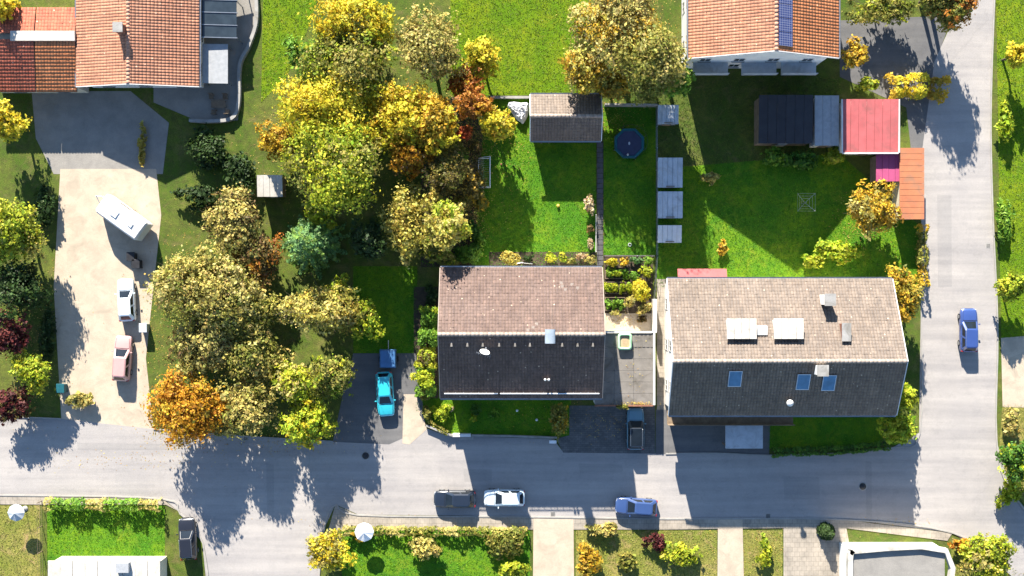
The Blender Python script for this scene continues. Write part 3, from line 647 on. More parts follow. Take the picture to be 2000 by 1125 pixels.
sheet('driveway', [(1042, 1010), (1120, 1010), (1122, 1250), (1040, 1250)], .064, 'gravel')
sheet('driveway', [(1402, 1014), (1450, 1014), (1455, 1250), (1400, 1250)], .064, 'gravel')
sheet('driveway', [(1530, 1014), (1650, 1016), (1660, 1070), (1655, 1250), (1530, 1250)], .064, 'side')
sheet('path', [(1283, 545), (1316, 545), (1316, 800), (1283, 800)], .02, 'side')
sheet('forecourt', [(1955, 660), (2200, 640), (2200, 800), (1958, 795)], .021, 'gravel')
sheet('terrace', [(392, -40), (495, -40), (500, 60), (470, 130), (465, 235), (395, 240), (300, 200), (300, 168), (392, 168)], .018, 'court')
sheet('path', [(1180, 612), (1272, 612), (1272, 646), (1180, 646)], .018, 'gravel')
kb = MB()
for pl in ([(-300, 966), (90, 968), (320, 975), (352, 1003), (397, 1062), (417, 1250)], [(614, 1250), (632, 1040), (656, 986), (700, 1006), (1000, 1009), (1300, 1013), (1650, 1015), (1862, 1041), (1962, 1111), (2100, 1250)],
           [(1300, 886), (1400, 885), (1500, 889), (1640, 885), (1745, 874), (1796, 846), (1799, 600), (1801, 300)], [(1945, -80), (1935, 200), (1938, 400), (1948, 640), (1946, 860), (1976, 962), (2100, 1112)], [(-300, 812), (0, 814), (120, 818)], [(300, 838), (480, 852), (650, 862)]):
    strip(kb, [W(*p) for p in smooth_poly(pl, 4)], .14, 0, .11)
kb.build('kerb', 'kerb', kind='structure')

# stepping path of dark slabs beside the lawn
pr = sheet('garden_path', [(1165.5, 276), (1178.5, 276), (1178.5, 520), (1165.5, 520)], .016, 'soil')
a, b = W(1172, 278), W(1172, 519); n = 24; L = (a[1] - b[1]) / n
smesh = [MB().box((0, 0, 0), (.62, L * .9, .05), random.uniform(-.02, .02)).build('slab', 'slab', pr, bevel=.012) for _ in range(1)][0]
for i in range(n):
    o = smesh if i == 0 else smesh.copy()
    if i: COL.objects.link(o); o.parent = pr
    o.location = (a[0] + random.uniform(-.03, .03), a[1] - L * (i + .5), .03 + random.uniform(0, .012)); o.rotation_euler = (random.uniform(-.012, .012), random.uniform(-.012, .012), random.uniform(-.03, .03))

# ================================================================== THE HOUSE IN THE MIDDLE
X0, X1, Y0, Y1, YR, ZR, ZE = -7.18, 9.03, -11.06, 2.08, -4.52, 9.05, 6.1
off = (.9, -4.5, 0); house = thing('gabled_house', 'gabled house with rose-brown tiled roof, satellite dish and hooded chimney, beside the trampoline garden', 'house', off)
gable(house, off, X0, X1, Y0, Y1, 'x', YR, ZR, ZE, ZE, 'tile', seed=3, verge='ridge')
facade(house, off, X0 + .5, X1 - .5, Y0 + .5, Y1 - .5, (1.5, 4.3), door=('s', 2))
sl = (ZR - ZE) / (Y1 - YR)
def on_roof(px, py, up=0.0):
    """point of the main roof seen at a pixel"""
    z = 7.5
    for _ in range(8):
        x, y, _z = W(px, py, z); z = ZR - abs(y - YR) * sl
    return (x, y, z + up)
# chimney with barrel hood of sheet metal
cx, cy, cz = on_roof(1074, 662); cx, cy = 3.66, YR - .12
ch = MB().box((cx, cy, 9.2), (.72, .98, 2.0)).build('chimney', 'brick', house, off)
MB().box((cx, cy, 10.22), (.9, 1.16, .09)).build('chimney_cap', 'conc', ch, off)
hd = MB(); vs = []
for y in (cy - .68, cy + .68):
    for k in range(9):
        t = math.pi * k / 8; vs.append((cx + math.cos(t) * .5, y, 10.52 + math.sin(t) * .26))
hd.add(vs, [(k, k + 1, k + 10, k + 9) for k in range(8)] , True)
for sx in (-.44, .44):
    for sy in (-.55, .55): hd.box((cx + sx, cy + sy, 10.38), (.05, .05, .3))
hd.build('chimney_hood', 'hood', ch, off)
MB().box((cx, cy, 9.12), (.86, 1.12, .12)).build('flashing', 'zinc', ch, off)
# satellite dish on a mast
dx, dy, dz = on_roof(946, 690); da = thing('satellite_dish', 'white oval satellite dish on a mast on the dark roof slope', 'satellite dish', (dx, dy, dz))
MB().tube([(0, 0, -.1), (0, 0, 1.25)], .035, 8).build('mast', 'zinc', da)
dsh = MB(); vs = []; ax = Vector((.25, .85, .48)).normalized(); u = ax.cross(Vector((0, 0, 1))).normalized(); w = u.cross(ax)
for i in range(5):
    rr = .5 * i / 4
    for k in range(20):
        t = 2 * math.pi * k / 20; vs.append(Vector((.05, .12, 1.0)) + (u * math.cos(t) * 1.0 + w * math.sin(t) * .95) * rr + ax * (rr * rr * .45))
dsh.add(vs, [(i * 20 + k, i * 20 + (k + 1) % 20, (i + 1) * 20 + (k + 1) % 20, (i + 1) * 20 + k) for i in range(4) for k in range(20)], True)
do = dsh.build('dish', 'white', da); so = do.modifiers.new('thick', 'SOLIDIFY'); so.thickness = .02
MB().tube([(.05, .12, .6), Vector((.05, .12, .95)) + ax * .5], .018, 6).box(tuple(Vector((.05, .12, .98)) + ax * .55), (.09, .16, .09)).build('feed_arm', 'grey', do)
an = MB()
an.tube([(-.75, .12, .75), (.6, -.25, .8)], .014, 5)
for i in range(7):
    t = i / 6; p = Vector((-.75, .12, .75)).lerp(Vector((.6, -.25, .8)), t); l = .24 + .1 * t; an.tube([p + Vector((-.2, -.7, 0)) * l, p + Vector((.2, .7, 0)) * l], .009, 4)
an.build('aerial', 'zinc', da)
MB().tube([(0, 0, .3), (-.15, -.6, -.2), (.1, -1.6, -.62), (-.2, -2.6, -1.08), (-.1, -3.4, -1.42)], .012, 5).build('cable', 'dark', da)
# vent tiles under the ridge and two white pipe vents
for px in (882, 913, 943, 975, 1006, 1035, 1098, 1128, 1158):
    x, y, z = on_roof(px, 673); v = MB()
    v.add([(x - .13, y - .22, z + .03), (x + .13, y - .22, z + .03), (x + .1, y - .18, z + .2), (x - .1, y - .18, z + .2), (x - .05, y + .3, z + .16), (x + .05, y + .3, z + .16)], [(0, 1, 2, 3), (3, 2, 5, 4), (0, 3, 4), (1, 5, 2)]); v.build('vent_tile', 'felt', house, off)
for px in (1064.5, 1071.5):
    x, y, z = on_roof(px, 741); MB().lathe((x, y, z - .1), [(.07, 0), (.07, .42), (.13, .44), (.13, .56), (.05, .62)], 14).build('vent_pipe', 'white', house, off)
# snow guard rail along the street eave
for p0, p1 in ((868, 972), (977, 1068), (1069, 1170)):
    A, B = on_roof(p0, 768.5, .2), on_roof(p1, 768.5, .2); s = MB().tube([A, B], .055, 8); s.build('snow_guard', 'metalw', house, off); br = MB(); nb = 7
    for i in range(nb): x = A[0] + (B[0] - A[0]) * (i + .5) / nb; br.box((x, A[1] + .1, A[2] - .12), (.04, .12, .2))
    br.build('snow_guard_bracket', 'zinc', house, off)
# lightning rod and cable on the sunny slope, patched tile course
A, B = on_roof(1078, 646, .1), on_roof(1078, 582, .1); MB().tube([A, B], .011, 6).build('lightning_conductor', 'ridge', house, off)
for px, py in ((1098, 560), (1096, 553), (1104, 566), (1117, 556), (1128, 563), (1041, 640), (1048, 633), (1031, 645)):
    x, y, z = on_roof(px, py, .07)
    MB().box((x, y, z), (.3, .34, .03), random.uniform(-.05, .05)).build('replacement_tile', 'ridge', house, off)
MB().tube([(X1 - .6, Y0 + .42, ZE - .3), (X1 - .6, Y0 + .38, .1)], .045, 8).build('downpipe', 'zinc', house, off)

# ------------------------------------------------------------------ flat garage joined to the house
ZG = 2.7; gx0, gx1 = 8.58, W(1275.5, 0, ZG)[0]; gy1, gy0 = W(0, 650, ZG)[1], W(0, 791, ZG)[1]; off = ((gx0 + gx1) / 2, (gy0 + gy1) / 2, 0)
gar = thing('flat_garage', 'flat-roofed garage with worn felt roof joined to the middle house', 'garage', off)
MB().box(((gx0 + gx1) / 2, (gy0 + gy1) / 2, (ZG - .1) / 2), (gx1 - gx0 - .1, gy1 - gy0 - .1, ZG - .1)).build('wall', 'render', gar, off)
ncol, nrow = 3, 5; cwid = (gx1 - gx0) / ncol; rl = (gy1 - gy0 - 1.5) / nrow
for i in range(ncol):
    for j in range(nrow):
        MB().box((gx0 + cwid * (i + .5), gy0 + rl * (j + .5), ZG - .04 + .006 * ((i + j) % 2)), (cwid - .025, rl - .025, .08)).build('felt_sheet', 'felt', gar, off)
nr = 16; xr0 = gx0 + 2.6
MB().box(((gx0 + xr0) / 2, gy1 - .75, ZG - .04), (xr0 - gx0 - .02, 1.46, .08)).build('felt_sheet', 'felt', gar, off)
cs = MB()
for i in range(nr):
    w = (gx1 - xr0) / nr; cs.box((xr0 + w * (i + .5), gy1 - .75, ZG - .02 + (.03 if i % 2 else 0)), (w - .002, 1.46, .08))
cs.build('corrugated_sheet', 'felt', gar, off)
MB().box(((gx0 + gx1) / 2 + .25, gy1 + .09, ZG + .0), (gx1 - gx0 + .2, .16, .34)).build('fascia_board', 'white', gar, off)
MB().box(((gx0 + gx1) / 2, gy0 - .07, ZG - .04), (gx1 - gx0, .14, .22)).build('fascia_board', 'brick', gar, off)
MB().box((gx1 + .1, (gy0 + gy1) / 2, ZG + .02), (.2, gy1 - gy0 - .02, .3)).build('parapet', 'white', gar, off)
gd = MB().box(((gx0 + gx1) / 2 + .9, gy0 + .0, 1.1), (2.6, .12, 2.15)).build('garage_door', 'white', gar, off)
MB().box(((gx0 + gx1) / 2 + .9, gy0 - .08, .9), (.3, .06, .05)).build('handle', 'zinc', gd, off)
# white wall continuing up the plot edge
tag(strip(MB(), [W(1275.5, 584), W(1275.5, 646)], .28, 0, 1.9).build('garden_wall', 'render'), 'white rendered garden wall between gravel corner and the neighbouring plot', 'wall')
# green planter / sand tub on the garage roof
p = W(1220, 667, ZG + .3); tub = thing('sand_tub', 'mint green square tub of sand standing on the felt garage roof', 'tub', (p[0], p[1], ZG + .01))
def rrect(a, b, k, n=4):
    out = []
    for sx, sy, t0 in ((1, 1, 0), (-1, 1, 90), (-1, -1, 180), (1, -1, 270)):
        for i in range(n + 1):
            t = math.radians(t0 + 90 * i / n); out.append((sx * (a - k) + k * math.cos(t), sy * (b - k) + k * math.sin(t)))
    return out
o_, i_ = rrect(.72, .85, .28), rrect(.5, .62, .18); nn = len(o_); t = MB()
t.add([(x * .92, y * .92, 0) for x, y in o_] + [(x, y, .5) for x, y in o_] + [(x, y, .56) for x, y in i_] + [(x, y, .2) for x, y in i_],
      [(k + r_ * nn, (k + 1) % nn + r_ * nn, (k + 1) % nn + (r_ + 1) * nn, k + (r_ + 1) * nn) for r_ in range(3) for k in range(nn)] + [tuple(range(nn))], True)
t.build('rim', 'mint', tub); t = MB(); t.add([(x, y, .36 + random.uniform(-.02, .02)) for x, y in i_] + [(0, 0, .44)], [(k, (k + 1) % nn, nn) for k in range(nn)], True); t.build('sand_fill', 'sand', tub)

# ------------------------------------------------------------------ garden shed
x0, x1, y0, yr, y1 = 1.9, 9.2, 15.2, 17.6, 20.0; off = (5.5, 17.6, 0)
shed = thing('garden_shed', 'gabled garden shed with white verge boards above the lawn', 'shed', off)
gable(shed, off, x0, x1, y0, y1, 'x', yr, 4.1, 2.95, 2.95, 'tile_beige', wall='wood', oh=.35, tl=.34, tw=.3, seed=9, verge='metalw')
facade(shed, off, x0 + .35, x1 - .35, y0 + .35, y1 - .35, (1.4,), skip=('n', 'w', 'e'), door=('s', 0))
for x in (3.1, 3.9): MB().box((x, y0 - .12 + .3, 1.45), (.1, .1, 2.9)).build('post', 'wood', shed, off)
MB().box((2.6, 16.1, .02), (.01, .01, .01)) 

# ================================================================== THE OTHER BUILDINGS
# house to the right
off = (27, -6, 0); nb = thing('gabled_house', 'long beige-roofed house with blue roof windows and two pale roof boxes', 'house', off); yr, zr = -7.14, 9.1; ye1, ze1, ye0, ze0 = .95, 5.05, -12.77, 6.15
gable(nb, off, 15.7, 38.5, ye0, ye1, 'x', yr, zr, ze0, ze1, 'tile_beige', seed=21)
facade(nb, off, 16.2, 38.0, ye0 + .5, ye1 - .5, (1.5, 4.1), door=('s', 3))
s_up, s_dn = (zr - ze1) / (ye1 - yr), (zr - ze0) / (yr - ye0)
def nb_roof(px, py, up=0.0):
    z = 7
    for _ in range(8):
        x, y, _z = W(px, py, z); z = zr - ((y - yr) * s_up if y > yr else (yr - y) * s_dn)
    return (x, y, z + up)
for px in (1444, 1535):
    x, y, z = nb_roof(px, 642); d = MB().box((x, y, z + .1), (2.5, 1.7, 1.7)).build('dormer', 'render', nb, off)
    for i in range(4): MB().hexa(*[[(x - 1.45 + .735 * i + a, y - .95 + b, z + 1.0 - .1 * (b / 2) + c + .012 * (i % 2)) for a, b in ((0, 0), (.7, 0), (.7, 2.0), (0, 2.0))] for c in (0, .1)]).build('dormer_roof_sheet', 'paleroof', d, off)
    MB().box((x, y + .86, z + .42), (1.9, .05, .7)).build('pane', 'glass', d, off)
x, y, z = nb_roof(1487, 645); MB().box((x, y, z + .2), (1.0, .9, .5)).build('vent_box', 'white', nb, off)
for px, py in ((1435, 740), (1568, 746), (1618, 748)): roof_window(nb, off, nb_roof(px, py, .05), s_dn, 1.3, 1.6)
for (px, py, sx, sy, hh, mt) in ((1610, 585, .9, 1.0, 1.9, 'render'), (1648, 648, .7, 1.6, .8, 'brick'), (1600, 722, .9, .9, 1.2, 'render')):
    x, y, z = nb_roof(px, py); c_ = MB().box((x, y, z + hh / 2 - .3), (sx, sy, hh + .6)).build('chimney', mt, nb, off); MB().box((x, y, z + hh + .05), (sx + .2, sy + .2, .1)).build('chimney_cap', 'conc', c_, off)
x, y, z = nb_roof(1540, 786); MB().lathe((x, y, z - .1), [(.16, 0), (.16, .6), (.34, .62), (.34, .75), (.1, .85)], 14).build('vent_pipe', 'white', nb, off)
MB().box((22.5, ye0 - .6, 3.0), (13.0, 1.4, .14)).box((22.5, ye0 - 1.28, 3.5), (13.0, .06, .9)).build('balcony', 'wood', nb, off)
MB().hexa([(17.2, .6, 2.7), (22.3, .6, 2.7), (22.3, 2.0, 2.25), (17.2, 2.0, 2.25)], [(17.2, .6, 2.76), (22.3, .6, 2.76), (22.3, 2.0, 2.31), (17.2, 2.0, 2.31)]).build('awning', 'pink', nb, off)
# porch
p0, p1 = W(1417, 822, 2.6), W(1490, 876, 2.6); off = ((p0[0] + p1[0]) / 2, (p0[1] + p1[1]) / 2, 0); po = thing('carport', 'pale flat-roofed carport in the shade below the beige-roofed house', 'carport', off)
MB().box((off[0], off[1], 2.55), (p1[0] - p0[0], p0[1] - p1[1], .14)).build('roof', 'palesheet', po, off, bevel=.02)
for x in (p0[0] + .2, p1[0] - .2):
    for y in (p1[1] + .2, p0[1] - .2): MB().box((x, y, 1.24), (.12, .12, 2.48)).build('post', 'wood', po, off)

# house top left
off = (-38.5, 27, 0); tl = thing('gabled_house', 'salmon-roofed house at the upper left beside grey terrace', 'house', off)
gable(tl, off, -44.9, -32.2, 20.75, 36, 'y', -39.0, 4.75, 3.25, 3.25, 'tile_salmon', 'ridge_r', seed=31)
facade(tl, off, -44.4, -32.7, 21.25, 35.5, (1.5,), skip=('w', 'n'))
c_ = MB().box((-39.6, 26.2, 5.1), (.8, .8, 1.6)).build('chimney', 'brick', tl, off); MB().box((-39.6, 26.2, 5.95), (1, 1, .1)).build('chimney_cap', 'conc', c_, off)
off = (-49, 24.5, 0); ax_ = thing('lean_annex', 'low red and orange tiled annex at the upper left edge', 'annex', off)
MB().box((-49.5, 24.4, 1.35), (9.2, 7.4, 2.7)).build('wall', 'cream', ax_, off)
for (xa, xb, mt, sd) in ((-55, -49.2, 'tile_red', 41), (-49.1, -44.95, 'tile_orange', 43)):
    for (ye, zz, yy) in ((20.25, 2.95, 25.6), (29.0, 2.9, 26.2)):
        A, B, Cc, D = (xa, ye, zz), (xb, ye, zz), (xb, yy, 3.4), (xa, yy, 3.4); dn = lambda p: (p[0], p[1], p[2] - .14)
        s = MB().hexa([dn(A), dn(B), dn(Cc), dn(D)], [A, B, Cc, D]).build('roof', 'deck', ax_, off); tiles('roof_tiles', A, np.array(B) - A, np.array(D) - A, 'tile_red' if ye > 26 else mt, s, off, seed=sd)
MB().box((-48.2, 25.9, 3.5), (6.6, 1.0, .26)).build('ridge_light', 'paleroof', ax_, off)
facade(ax_, off, -54.1, -44.9, 20.7, 28.1, (1.4,), skip=('w', 'n', 'e'))
# glazed veranda with its white lean-to
off = (-29.9, 27, 0); ve = thing('veranda', 'dark glazed veranda on the side of the salmon-roofed house', 'veranda', off)
for i in range(6):
    y = 26.0 + i * 1.3; MB().hexa([(-32.3, y, 2.75), (-28.6, y, 2.35), (-28.6, y + 1.24, 2.35), (-32.3, y + 1.24, 2.75)], [(-32.3, y, 2.8), (-28.6, y, 2.4), (-28.6, y + 1.24, 2.4), (-32.3, y + 1.24, 2.8)]).build('pane', 'glass', ve, off)
fr = MB()
for i in range(7): fr.hexa([(-32.3, 25.92 + i * 1.3, 2.72), (-28.5, 25.92 + i * 1.3, 2.32), (-28.5, 25.99 + i * 1.3, 2.32), (-32.3, 25.99 + i * 1.3, 2.72)], [(-32.3, 25.92 + i * 1.3, 2.86), (-28.5, 25.92 + i * 1.3, 2.46), (-28.5, 25.99 + i * 1.3, 2.46), (-32.3, 25.99 + i * 1.3, 2.86)])
fr.build('frame', 'zinc', ve, off)
for y in (26, 29.8, 33.6): MB().box((-28.6, y, 1.16), (.1, .1, 2.32)).build('post', 'zinc', ve, off)
wp = [W(*p) for p in smooth_poly([(500, -30), (503, 40), (488, 90), (470, 130), (468, 200), (455, 232), (410, 238), (372, 236)], 5)]
tag(strip(MB(), wp, .35, 0, .55).build('terrace_wall', 'conc'), 'curved grey terrace wall below the salmon-roofed house', 'wall')
q = thing('terrace_awning', 'awning beside the dark veranda, greyed to look shaded', 'awning', (-30.6, 23.2, 0)); MB().hexa([(-1.6, -1.9, 2.2), (1.0, -1.9, 2.0), (1.0, 2.2, 2.0), (-1.6, 2.2, 2.2)], [(-1.6, -1.9, 2.25), (1.0, -1.9, 2.05), (1.0, 2.2, 2.05), (-1.6, 2.2, 2.25)]).build('canopy', 'grey', q)  # canopy is grey instead of white, shade put into its colour
for x, y, h_ in ((.9, -1.8, 2.02), (.9, 2.1, 2.02), (-1.5, -1.8, 2.2), (-1.5, 2.1, 2.2)): MB().box((x, y, h_ / 2), (.08, .08, h_)).build('post', 'zinc', q)

# house top right
off = (25.3, 30, 0); tr_ = thing('gabled_house', 'tall salmon-roofed house with a blue strip of solar panels at the top edge', 'house', off)
gable(tr_, off, 17.5, 32.4, 22.8, 40, 'y', 25.4, 10.5, 7.2, 7.3, 'tile_salmon', 'ridge_r', seed=51, tileB='tile_orange', verge='white')
facade(tr_, off, 18.0, 31.9, 23.3, 39.5, (1.5, 4.2), skip=('n',))
sr = (10.5 - 7.3) / (32.4 - 25.4)
for i in range(12):
    ya = 23.3 + i * 1.35
    for j in (0,):
        xa, xb = 25.6, 27.1; za, zb = 10.5 - (xa - 25.4) * sr + .16, 10.5 - (xb - 25.4) * sr + .16
        MB().hexa([(xa, ya, za), (xb, ya, zb), (xb, ya + 1.3, zb), (xa, ya + 1.3, za)], [(xa, ya, za + .04), (xb, ya, zb + .04), (xb, ya + 1.3, zb + .04), (xa, ya + 1.3, za + .04)]).build('solar_panel', 'pv', tr_, off)
for x in (20.5, 25.5, 29.6): MB().box((x, 22.75, 2.9), (3.6, 1.5, .14)).box((x, 22.02, 3.4), (3.6, .05, .9)).build('balcony', 'palesheet', tr_, off)

# small outbuildings on the right
def flatbox(name, label, cat, px0, py0, px1, py1, z, mat, n, axis='x', wall='wood', tilt=.0, edge=None):
    a, b = W(px0, py0, z), W(px1, py1, z); x0, x1, y0, y1 = a[0], b[0], b[1], a[1]; off = ((x0 + x1) / 2, (y0 + y1) / 2, 0); r_ = thing(name, label, cat, off)
    MB().box((*off[:2], (z - .25) / 2), (x1 - x0 - .3, y1 - y0 - .3, z - .25)).build('wall', wall, r_, off)
    for i in range(n):
        if axis == 'x': xa, xb, ya, yb = x0 + (x1 - x0) * i / n, x0 + (x1 - x0) * (i + 1) / n - .03, y0, y1
        else: xa, xb, ya, yb = x0, x1, y0 + (y1 - y0) * i / n, y0 + (y1 - y0) * (i + 1) / n - .03
        zz = lambda y: z - .2 + tilt * (y - y0) / (y1 - y0); lift = .012 * (i % 2)
        c4 = [(xa, ya), (xb, ya), (xb, yb), (xa, yb)]; MB().hexa([(x, y, zz(y) + lift) for x, y in c4], [(x, y, zz(y) + .08 + lift) for x, y in c4]).build('roof_sheet', mat, r_, off)
    if edge:
        e = MB(); e.box((x0 - .06, off[1], z - .08), (.12, y1 - y0, .3)).box((x1 + .06, off[1], z - .08), (.12, y1 - y0, .3)).box((off[0], y0 - .06, z - .1), (x1 - x0, .12, .26)); e.build('edge_trim', edge, r_, off)
    d = MB().box((off[0], y0 + .12, .95), (.9, .08, 1.9)).build('door', 'wood' if wall != 'wood' else 'grey', r_, off); return r_
flatbox('outbuilding', 'low black-roofed outbuilding next to the faded red roof', 'shed', 1482, 186, 1588, 280, 2.8, 'black', 6, tilt=.3)
flatbox('outbuilding', 'narrow dark grey roof strip between black and faded red roofs', 'shed', 1592, 186, 1640, 284, 2.6, 'grey', 3, wall='render')
flatbox('outbuilding', 'square faded red flat roof below the golden bushes', 'shed', 1646, 194, 1755, 298, 3.0, 'pink', 7, tilt=.25, edge='white', wall='render')
flatbox('outbuilding', 'small magenta roof between faded red and orange roofs', 'shed', 1712, 300, 1762, 354, 2.4, 'magenta', 4)
o = flatbox('outbuilding', 'long narrow orange-roofed garage along the right-hand road', 'shed', 1758, 288, 1806, 428, 2.7, 'orange_sheet', 12, 'y', wall='cream')
hutl = ['uppermost pale garden hut behind the trampoline fence', 'second pale garden hut from the top along the trampoline fence', 'third pale garden hut from the top along the trampoline fence', 'lowest and whitest garden hut along the trampoline fence']
for (y0, y1, xr), lb, mt in zip(((205, 242, 1326), (308, 366, 1334), (374, 426, 1334), (440, 474, 1332)), hutl, ('palesheet', 'palesheet', 'palesheet', 'white')):
    h_ = flatbox('garden_hut', lb, 'hut', 1285, y0, xr, y1, 1.9, mt, 5, tilt=.15, wall='grey'); h_['group'] = 'pale huts along the garden fence'
flatbox('garden_hut', 'small beige-roofed hut in a gap of the left grove', 'hut', 502, 342, 552, 384, 2.3, 'paleroof', 4, tilt=.2)
# white-edged flat roof bottom right, low white roof bottom left
a, b = W(1657, 1072, 3.6), W(1852, 1190, 3.6); x0, x1, y0, y1 = a[0], b[0], b[1], a[1]; off = ((x0 + x1) / 2, (y0 + y1) / 2, 0); fl = thing('flat_roof_building', 'flat-roofed building with rounded white parapet at the lower right', 'building', off)
MB().box((*off[:2], 1.6), (x1 - x0 - .4, y1 - y0 - .4, 3.2)).build('wall', 'render', fl, off); MB().box((*off[:2], 3.28), (x1 - x0 - .5, y1 - y0 - .5, .12)).build('roof', 'court', fl, off)
pp = [(x0 + .2, y0), (x0 + .2, y1 - 1.0), (x0 + .45, y1 - .45), (x0 + 1.0, y1 - .2), (x1 - .2, y1 - .2), (x1 - .2, y0)]; strip(MB(), smooth_poly(pp, 3), .5, 3.1, 3.7).build('parapet', 'paleroof', fl, off)
a, b = W(92, 1096, 3.0), W(312, 1190, 3.0); x0, x1, y0, y1 = a[0], b[0], b[1], a[1]; off = ((x0 + x1) / 2, (y0 + y1) / 2, 0); fb = thing('flat_roof_building', 'low building with cream-white roof below the walled lawn at lower left', 'building', off)
MB().box((*off[:2], 1.35), (x1 - x0 - .5, y1 - y0 - .5, 2.7)).build('wall', 'cream', fb, off)
for i in range(9):
    w = (x1 - x0) / 9; MB().box((x0 + w * (i + .5), off[1], 2.8 + .03 * (i % 2)), (w - .04, y1 - y0, .14)).build('roof_sheet', 'paleroof', fb, off)
MB().box((x0 + 7.9, y1 - .6, 3.1), (1.3, 1.0, .6)).build('vent_box', 'grey', fb, off)

# ================================================================== GARDEN WALLS, FENCES
tag(strip(MB(), [W(*p) for p in smooth_poly([(833, 830), (852, 838), (870, 846), (884, 849.5)], 4)] , .2, 0, .5).build('front_wall', 'conc'), 'curved grey kerb wall at the left corner of the front garden', 'wall')
tag(strip(MB(), [W(885, 848.5), W(920, 848.5)], .3, 0, .75).build('front_wall', 'white'), 'short white wall by the front garden steps', 'wall')
tag(strip(MB(), [W(921, 849.5), W(1000, 851), (*W(1088, 854)[:2], 0)], .2, 0, .45).build('front_wall', 'conc'), 'long low grey wall between front garden and street', 'wall')
st = thing('entrance_step', 'small row of paved entrance steps at the street', 'steps', (*W(911, 855)[:2], 0))
for i in range(6): MB().box((-.62 + i * .25, 0, .08 + .0), (.23, .42, .12)).build('step_stone', 'kerb', st)
tag(strip(MB(), [W(958, 191), W(1034, 191)], .25, 0, .4).build('garden_wall', 'conc'), 'pale wall along the top of the garden beside the white tarpaulin', 'wall')
tag(strip(MB(), [W(1180, 207), W(1281, 208)], .16, 0, 1.2).build('garden_wall', 'conc'), 'low wall closing the trampoline lawn at the top', 'wall')
def fence(pts, label, h=1.2, step=2.2, mat='zinc', group=None, name='wire_fence'):
    P = [Vector(W(*p)) for p in pts]; root = thing(name, label, 'fence', tuple(P[0]), 0, group); o = P[0]
    for a, b in zip(P[:-1], P[1:]):
        n = max(1, int((b - a).length / step))
        for i in range(n + 1): p = a.lerp(b, i / n) - o; MB().box((p.x, p.y, h / 2), (.06, .06, h)).build('post', mat, root)
        w = MB()
        for z in (.1, h * .5, h - .04): w.tube([a - o + Vector((0, 0, z)), b - o + Vector((0, 0, z))], .014, 4)
        w.build('wire', mat, root)
fence([(1281, 208), (1282, 500), (1276, 586)], 'wire fence between the trampoline lawn and pale huts')
fence([(1180, 500), (1276, 500)], 'low wire fence between trampoline lawn and vegetable beds', .8, 1.5)
fence([(1163.5, 420), (1163.5, 492)], 'short white rail beside the slab path', .7, 1.6, 'white', name='rail_fence')
fence([(82, 978), (84, 1125)], 'wooden post fence left of the walled lawn', 1.2, 2.0, 'wood', name='post_fence')

# ================================================================== THINGS IN THE GARDEN
# trampoline
p = W(1229, 280, .8); t = thing('trampoline', 'round dark trampoline with teal padded rim on the shaded lawn', 'trampoline', (p[0], p[1], 0)); R = 1.62
MB().prism([((R - .25) * math.cos(2 * math.pi * k / 32), (R - .25) * math.sin(2 * math.pi * k / 32)) for k in range(32)], .765, .79).build('jumping_mat', 'mat_black', t)
pd = MB(); vs = []
for k in range(8):
    for rr, z in ((R - .27, .8), (R - .24, .86), (R, .86), (R + .03, .78)):
        a = 2 * math.pi * (k + .5) / 8; vs.append((rr * math.cos(a) * 1.03, rr * math.sin(a) * 1.03, z))
for k in range(8):
    o_ = MB(); q = [vs[k * 4 + i] for i in range(4)] + [vs[((k + 1) % 8) * 4 + i] for i in range(4)]; o_.add(q, [(i, i + 1, i + 5, i + 4) for i in range(3)] + [(0, 4, 7, 3)]); o_.build('rim_pad', 'teal', t)
for k in range(8):
    a = 2 * math.pi * (k + .5) / 8; x, y = (R + .1) * math.cos(a), (R + .1) * math.sin(a); MB().tube([(x, y, 0), (x, y, 2.5)], .025, 6).build('net_pole', 'dark', t)
    if k % 2 == 0: MB().tube([(x * .96, y * .96, .8), (x * .96, y * .96, .03), (x * .8, y * .8, .03)], .03, 6).build('leg', 'zinc', t)
MB().tube([((R + .1) * math.cos(2 * math.pi * k / 32), (R + .1) * math.sin(2 * math.pi * k / 32), 2.48) for k in range(33)], .015, 5).build('top_ring', 'dark', t)
MB().prism([(.1 * math.cos(2 * math.pi * k / 16), .17 * math.sin(2 * math.pi * k / 16)) for k in range(16)], .788, .796).build('mat_emblem', 'palesheet', t)
o = MB().lathe((*W(1226, 302, .85)[:2], .8), [(.03, 0), (.1, .05), (.11, .1), (.08, .17), (.02, .2)], 12).build('ball', 'white'); tag(o, 'small white ball lying on the trampoline', 'ball')
# goal
g0, g1 = W(957, 306, 1.4), W(957, 364, 1.4); gl = thing('football_goal', 'small white steel goal frame standing under the brown tree', 'goal', (g0[0], (g0[1] + g1[1]) / 2, 0)); hw = (g0[1] - g1[1]) / 2
MB().tube([(0, -hw, 0), (0, -hw, 1.45)], .05, 8).build('goal_post', 'metalw', gl); MB().tube([(0, hw, 0), (0, hw, 1.45)], .05, 8).build('goal_post', 'metalw', gl)
MB().tube([(0, -hw - .05, 1.45), (0, hw + .05, 1.45)], .06, 8).build('crossbar', 'metalw', gl)
for s in (-1, 1): MB().tube([(0, s * hw, 1.42), (-.55, s * hw, 1.3), (-1.25, s * hw, .05)], .035, 8).tube([(0, s * hw, .05), (-1.25, s * hw, .05)], .035, 8).build('side_frame', 'metalw', gl)
MB().tube([(-1.25, -hw, .05), (-1.25, hw, .05)], .035, 8).build('back_bar', 'metalw', gl)
nt_ = MB()
for i in range(1, 14): y = -hw + 2 * hw * i / 14; nt_.tube([(-.02, y, 1.4), (-.55, y, 1.25), (-1.22, y, .06)], .005, 3)
